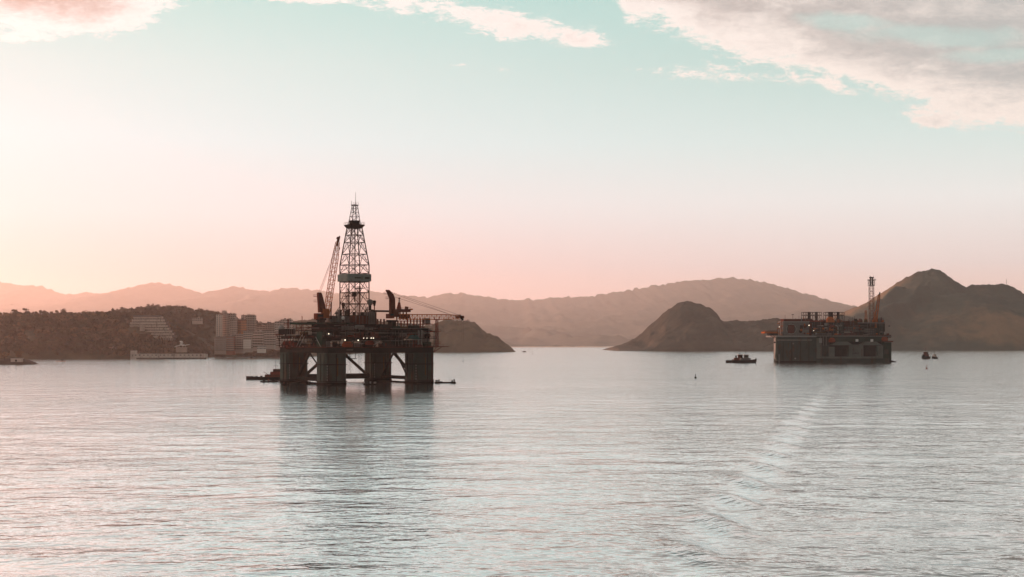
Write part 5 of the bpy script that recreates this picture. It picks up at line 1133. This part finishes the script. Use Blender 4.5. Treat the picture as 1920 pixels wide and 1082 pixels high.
def raft(px0, px1, d, label, name='work_barge', seed=0):
    rng = random.Random(seed); a = P(px0, 700, d); c = P(px1, 700, d); L = c.x - a.x
    r = thing(name, label, 'barge', ((a.x + c.x) / 2, d, 0)); one(r, 'hull', M['black'], 'loft', [[(-L / 2, -2, .7), (-L / 2 + 1, -2, -.5), (-L / 2 + 1, 2, -.5), (-L / 2, 2, .7)], [(L / 2, -2, .8), (L / 2 - 1, -2, -.5), (L / 2 - 1, 2, -.5), (L / 2, 2, .8)]])
    for k in range(max(3, int(L / 2.4))):
        x = -L / 2 + 1 + rng.random() * (L - 2); h_ = rng.uniform(.4, 1.8); box(r, 'cargo', M[rng.choice(['black', 'rust', 'steel', 'pale'])], x - rng.uniform(.2, .9), x + rng.uniform(.2, .9), -1.2, 1.2, .6, .7 + h_)
    one(r, 'pole', M['black'], 'tube', (L * .2, 0, .6), (L * .2, 0, 3.4), .08, 4)
raft(488, 522, D(716) - 8, 'low barge with scattered gear lying along the left column of the rig', seed=1); raft(814, 856, D(718.6), 'long thin barge with crew and gear right beside the outer column of the rig', seed=2); raft(680, 706, D(721.5), 'small raft moored at the foot of the middle column under the rig', 'work_raft', seed=3); raft(575, 589, D(721), 'pale cluttered raft between the two left columns of the rig', 'work_raft', seed=4); raft(528, 542, D(722), 'rusty raft at the foot of the leftmost rig column', 'work_raft', seed=5)
def skiff(px, d, L, label, rz=0):
    p = P(px, 700, d); r = thing('motorboat', label, 'boat', (p.x, d, 0), R(rz)); one(r, 'hull', M['wall_b'], 'loft', hull_rings(L, L * .28, L * .07)); box(r, 'cabin', M['black'], L * .05, L * .25, -L * .08, L * .08, L * .06, L * .2); box(r, 'windscreen', M['glass'], L * .25, L * .27, -L * .07, L * .07, L * .12, L * .19)
skiff(114, D(678), 13, 'small motorboat crossing the water below the wooded hill'); skiff(474, D(673.6), 14, 'low launch passing near the broad dark rock', 180)
def buoy(px, py, label, tall=4.0, m='black'):
    d = D(py); p = P(px, py, d); r = thing('channel_buoy', label, 'buoy', (p.x, d, 0)); one(r, 'float', M[m], 'tube', (0, 0, -.6), (0, 0, .7), 1.1, 10, .9); one(r, 'post', M[m], 'tube', (0, 0, .7), (0, 0, tall), .3, 6, .14); one(r, 'top_mark', M[m], 'sphere', (0, 0, tall + .3), .42, 8, 6)
buoy(1304, 709, 'thin dark buoy in open water before the pair of tugboats', 2.2); buoy(1737.5, 691.5, 'red buoy floating below the orange sided tugboat', 3.0, 'red'); buoy(868, 678, 'dark marker buoy right of the rig off the headland', 5.0); buoy(998.5, 664.5, 'tiny marker buoy beyond the lone low rock', 6.0)
def bird(px, py, d, s_, label, bank):
    r = thing('bird', label, 'bird', P(px, py, d), R(bank)); b = MB(); b.loft([[(-.22 * s_, y, z) for y, z in ((.02, .02), (-.02, .02), (-.02, -.02), (.02, -.02))], [(0, y * 2.4, z * 2.4) for y, z in ((.02, .02), (-.02, .02), (-.02, -.02), (.02, -.02))], [(.2 * s_, y, z) for y, z in ((.02, .02), (-.02, .02), (-.02, -.02), (.02, -.02))]]); b.build('body', M['bird'], r)
    for k in (-1, 1): one(r, 'wing', M['bird'], 'loft', [[(-.1, .03 * k, 0), (.12, .03 * k, 0), (.12, .03 * k, .03), (-.1, .03 * k, .03)], [(-.1, .5 * s_ * k, .18 * s_), (.06, .5 * s_ * k, .18 * s_), (.06, .5 * s_ * k, .2 * s_), (-.1, .5 * s_ * k, .2 * s_)], [(-.2, .95 * s_ * k, .08 * s_), (-.16, .95 * s_ * k, .08 * s_), (-.16, .95 * s_ * k, .09 * s_), (-.2, .95 * s_ * k, .09 * s_)]])
bird(22, 571.5, 700, 1.0, 'dark bird gliding above the umbrella trees of the wooded ridge', 80); bird(946, 580, 700, .9, 'dark bird flying before the far range above the headland tip', 70); bird(712, 378, 600, 1.0, 'lone bird soaring in open sky beside the derrick top', 95)
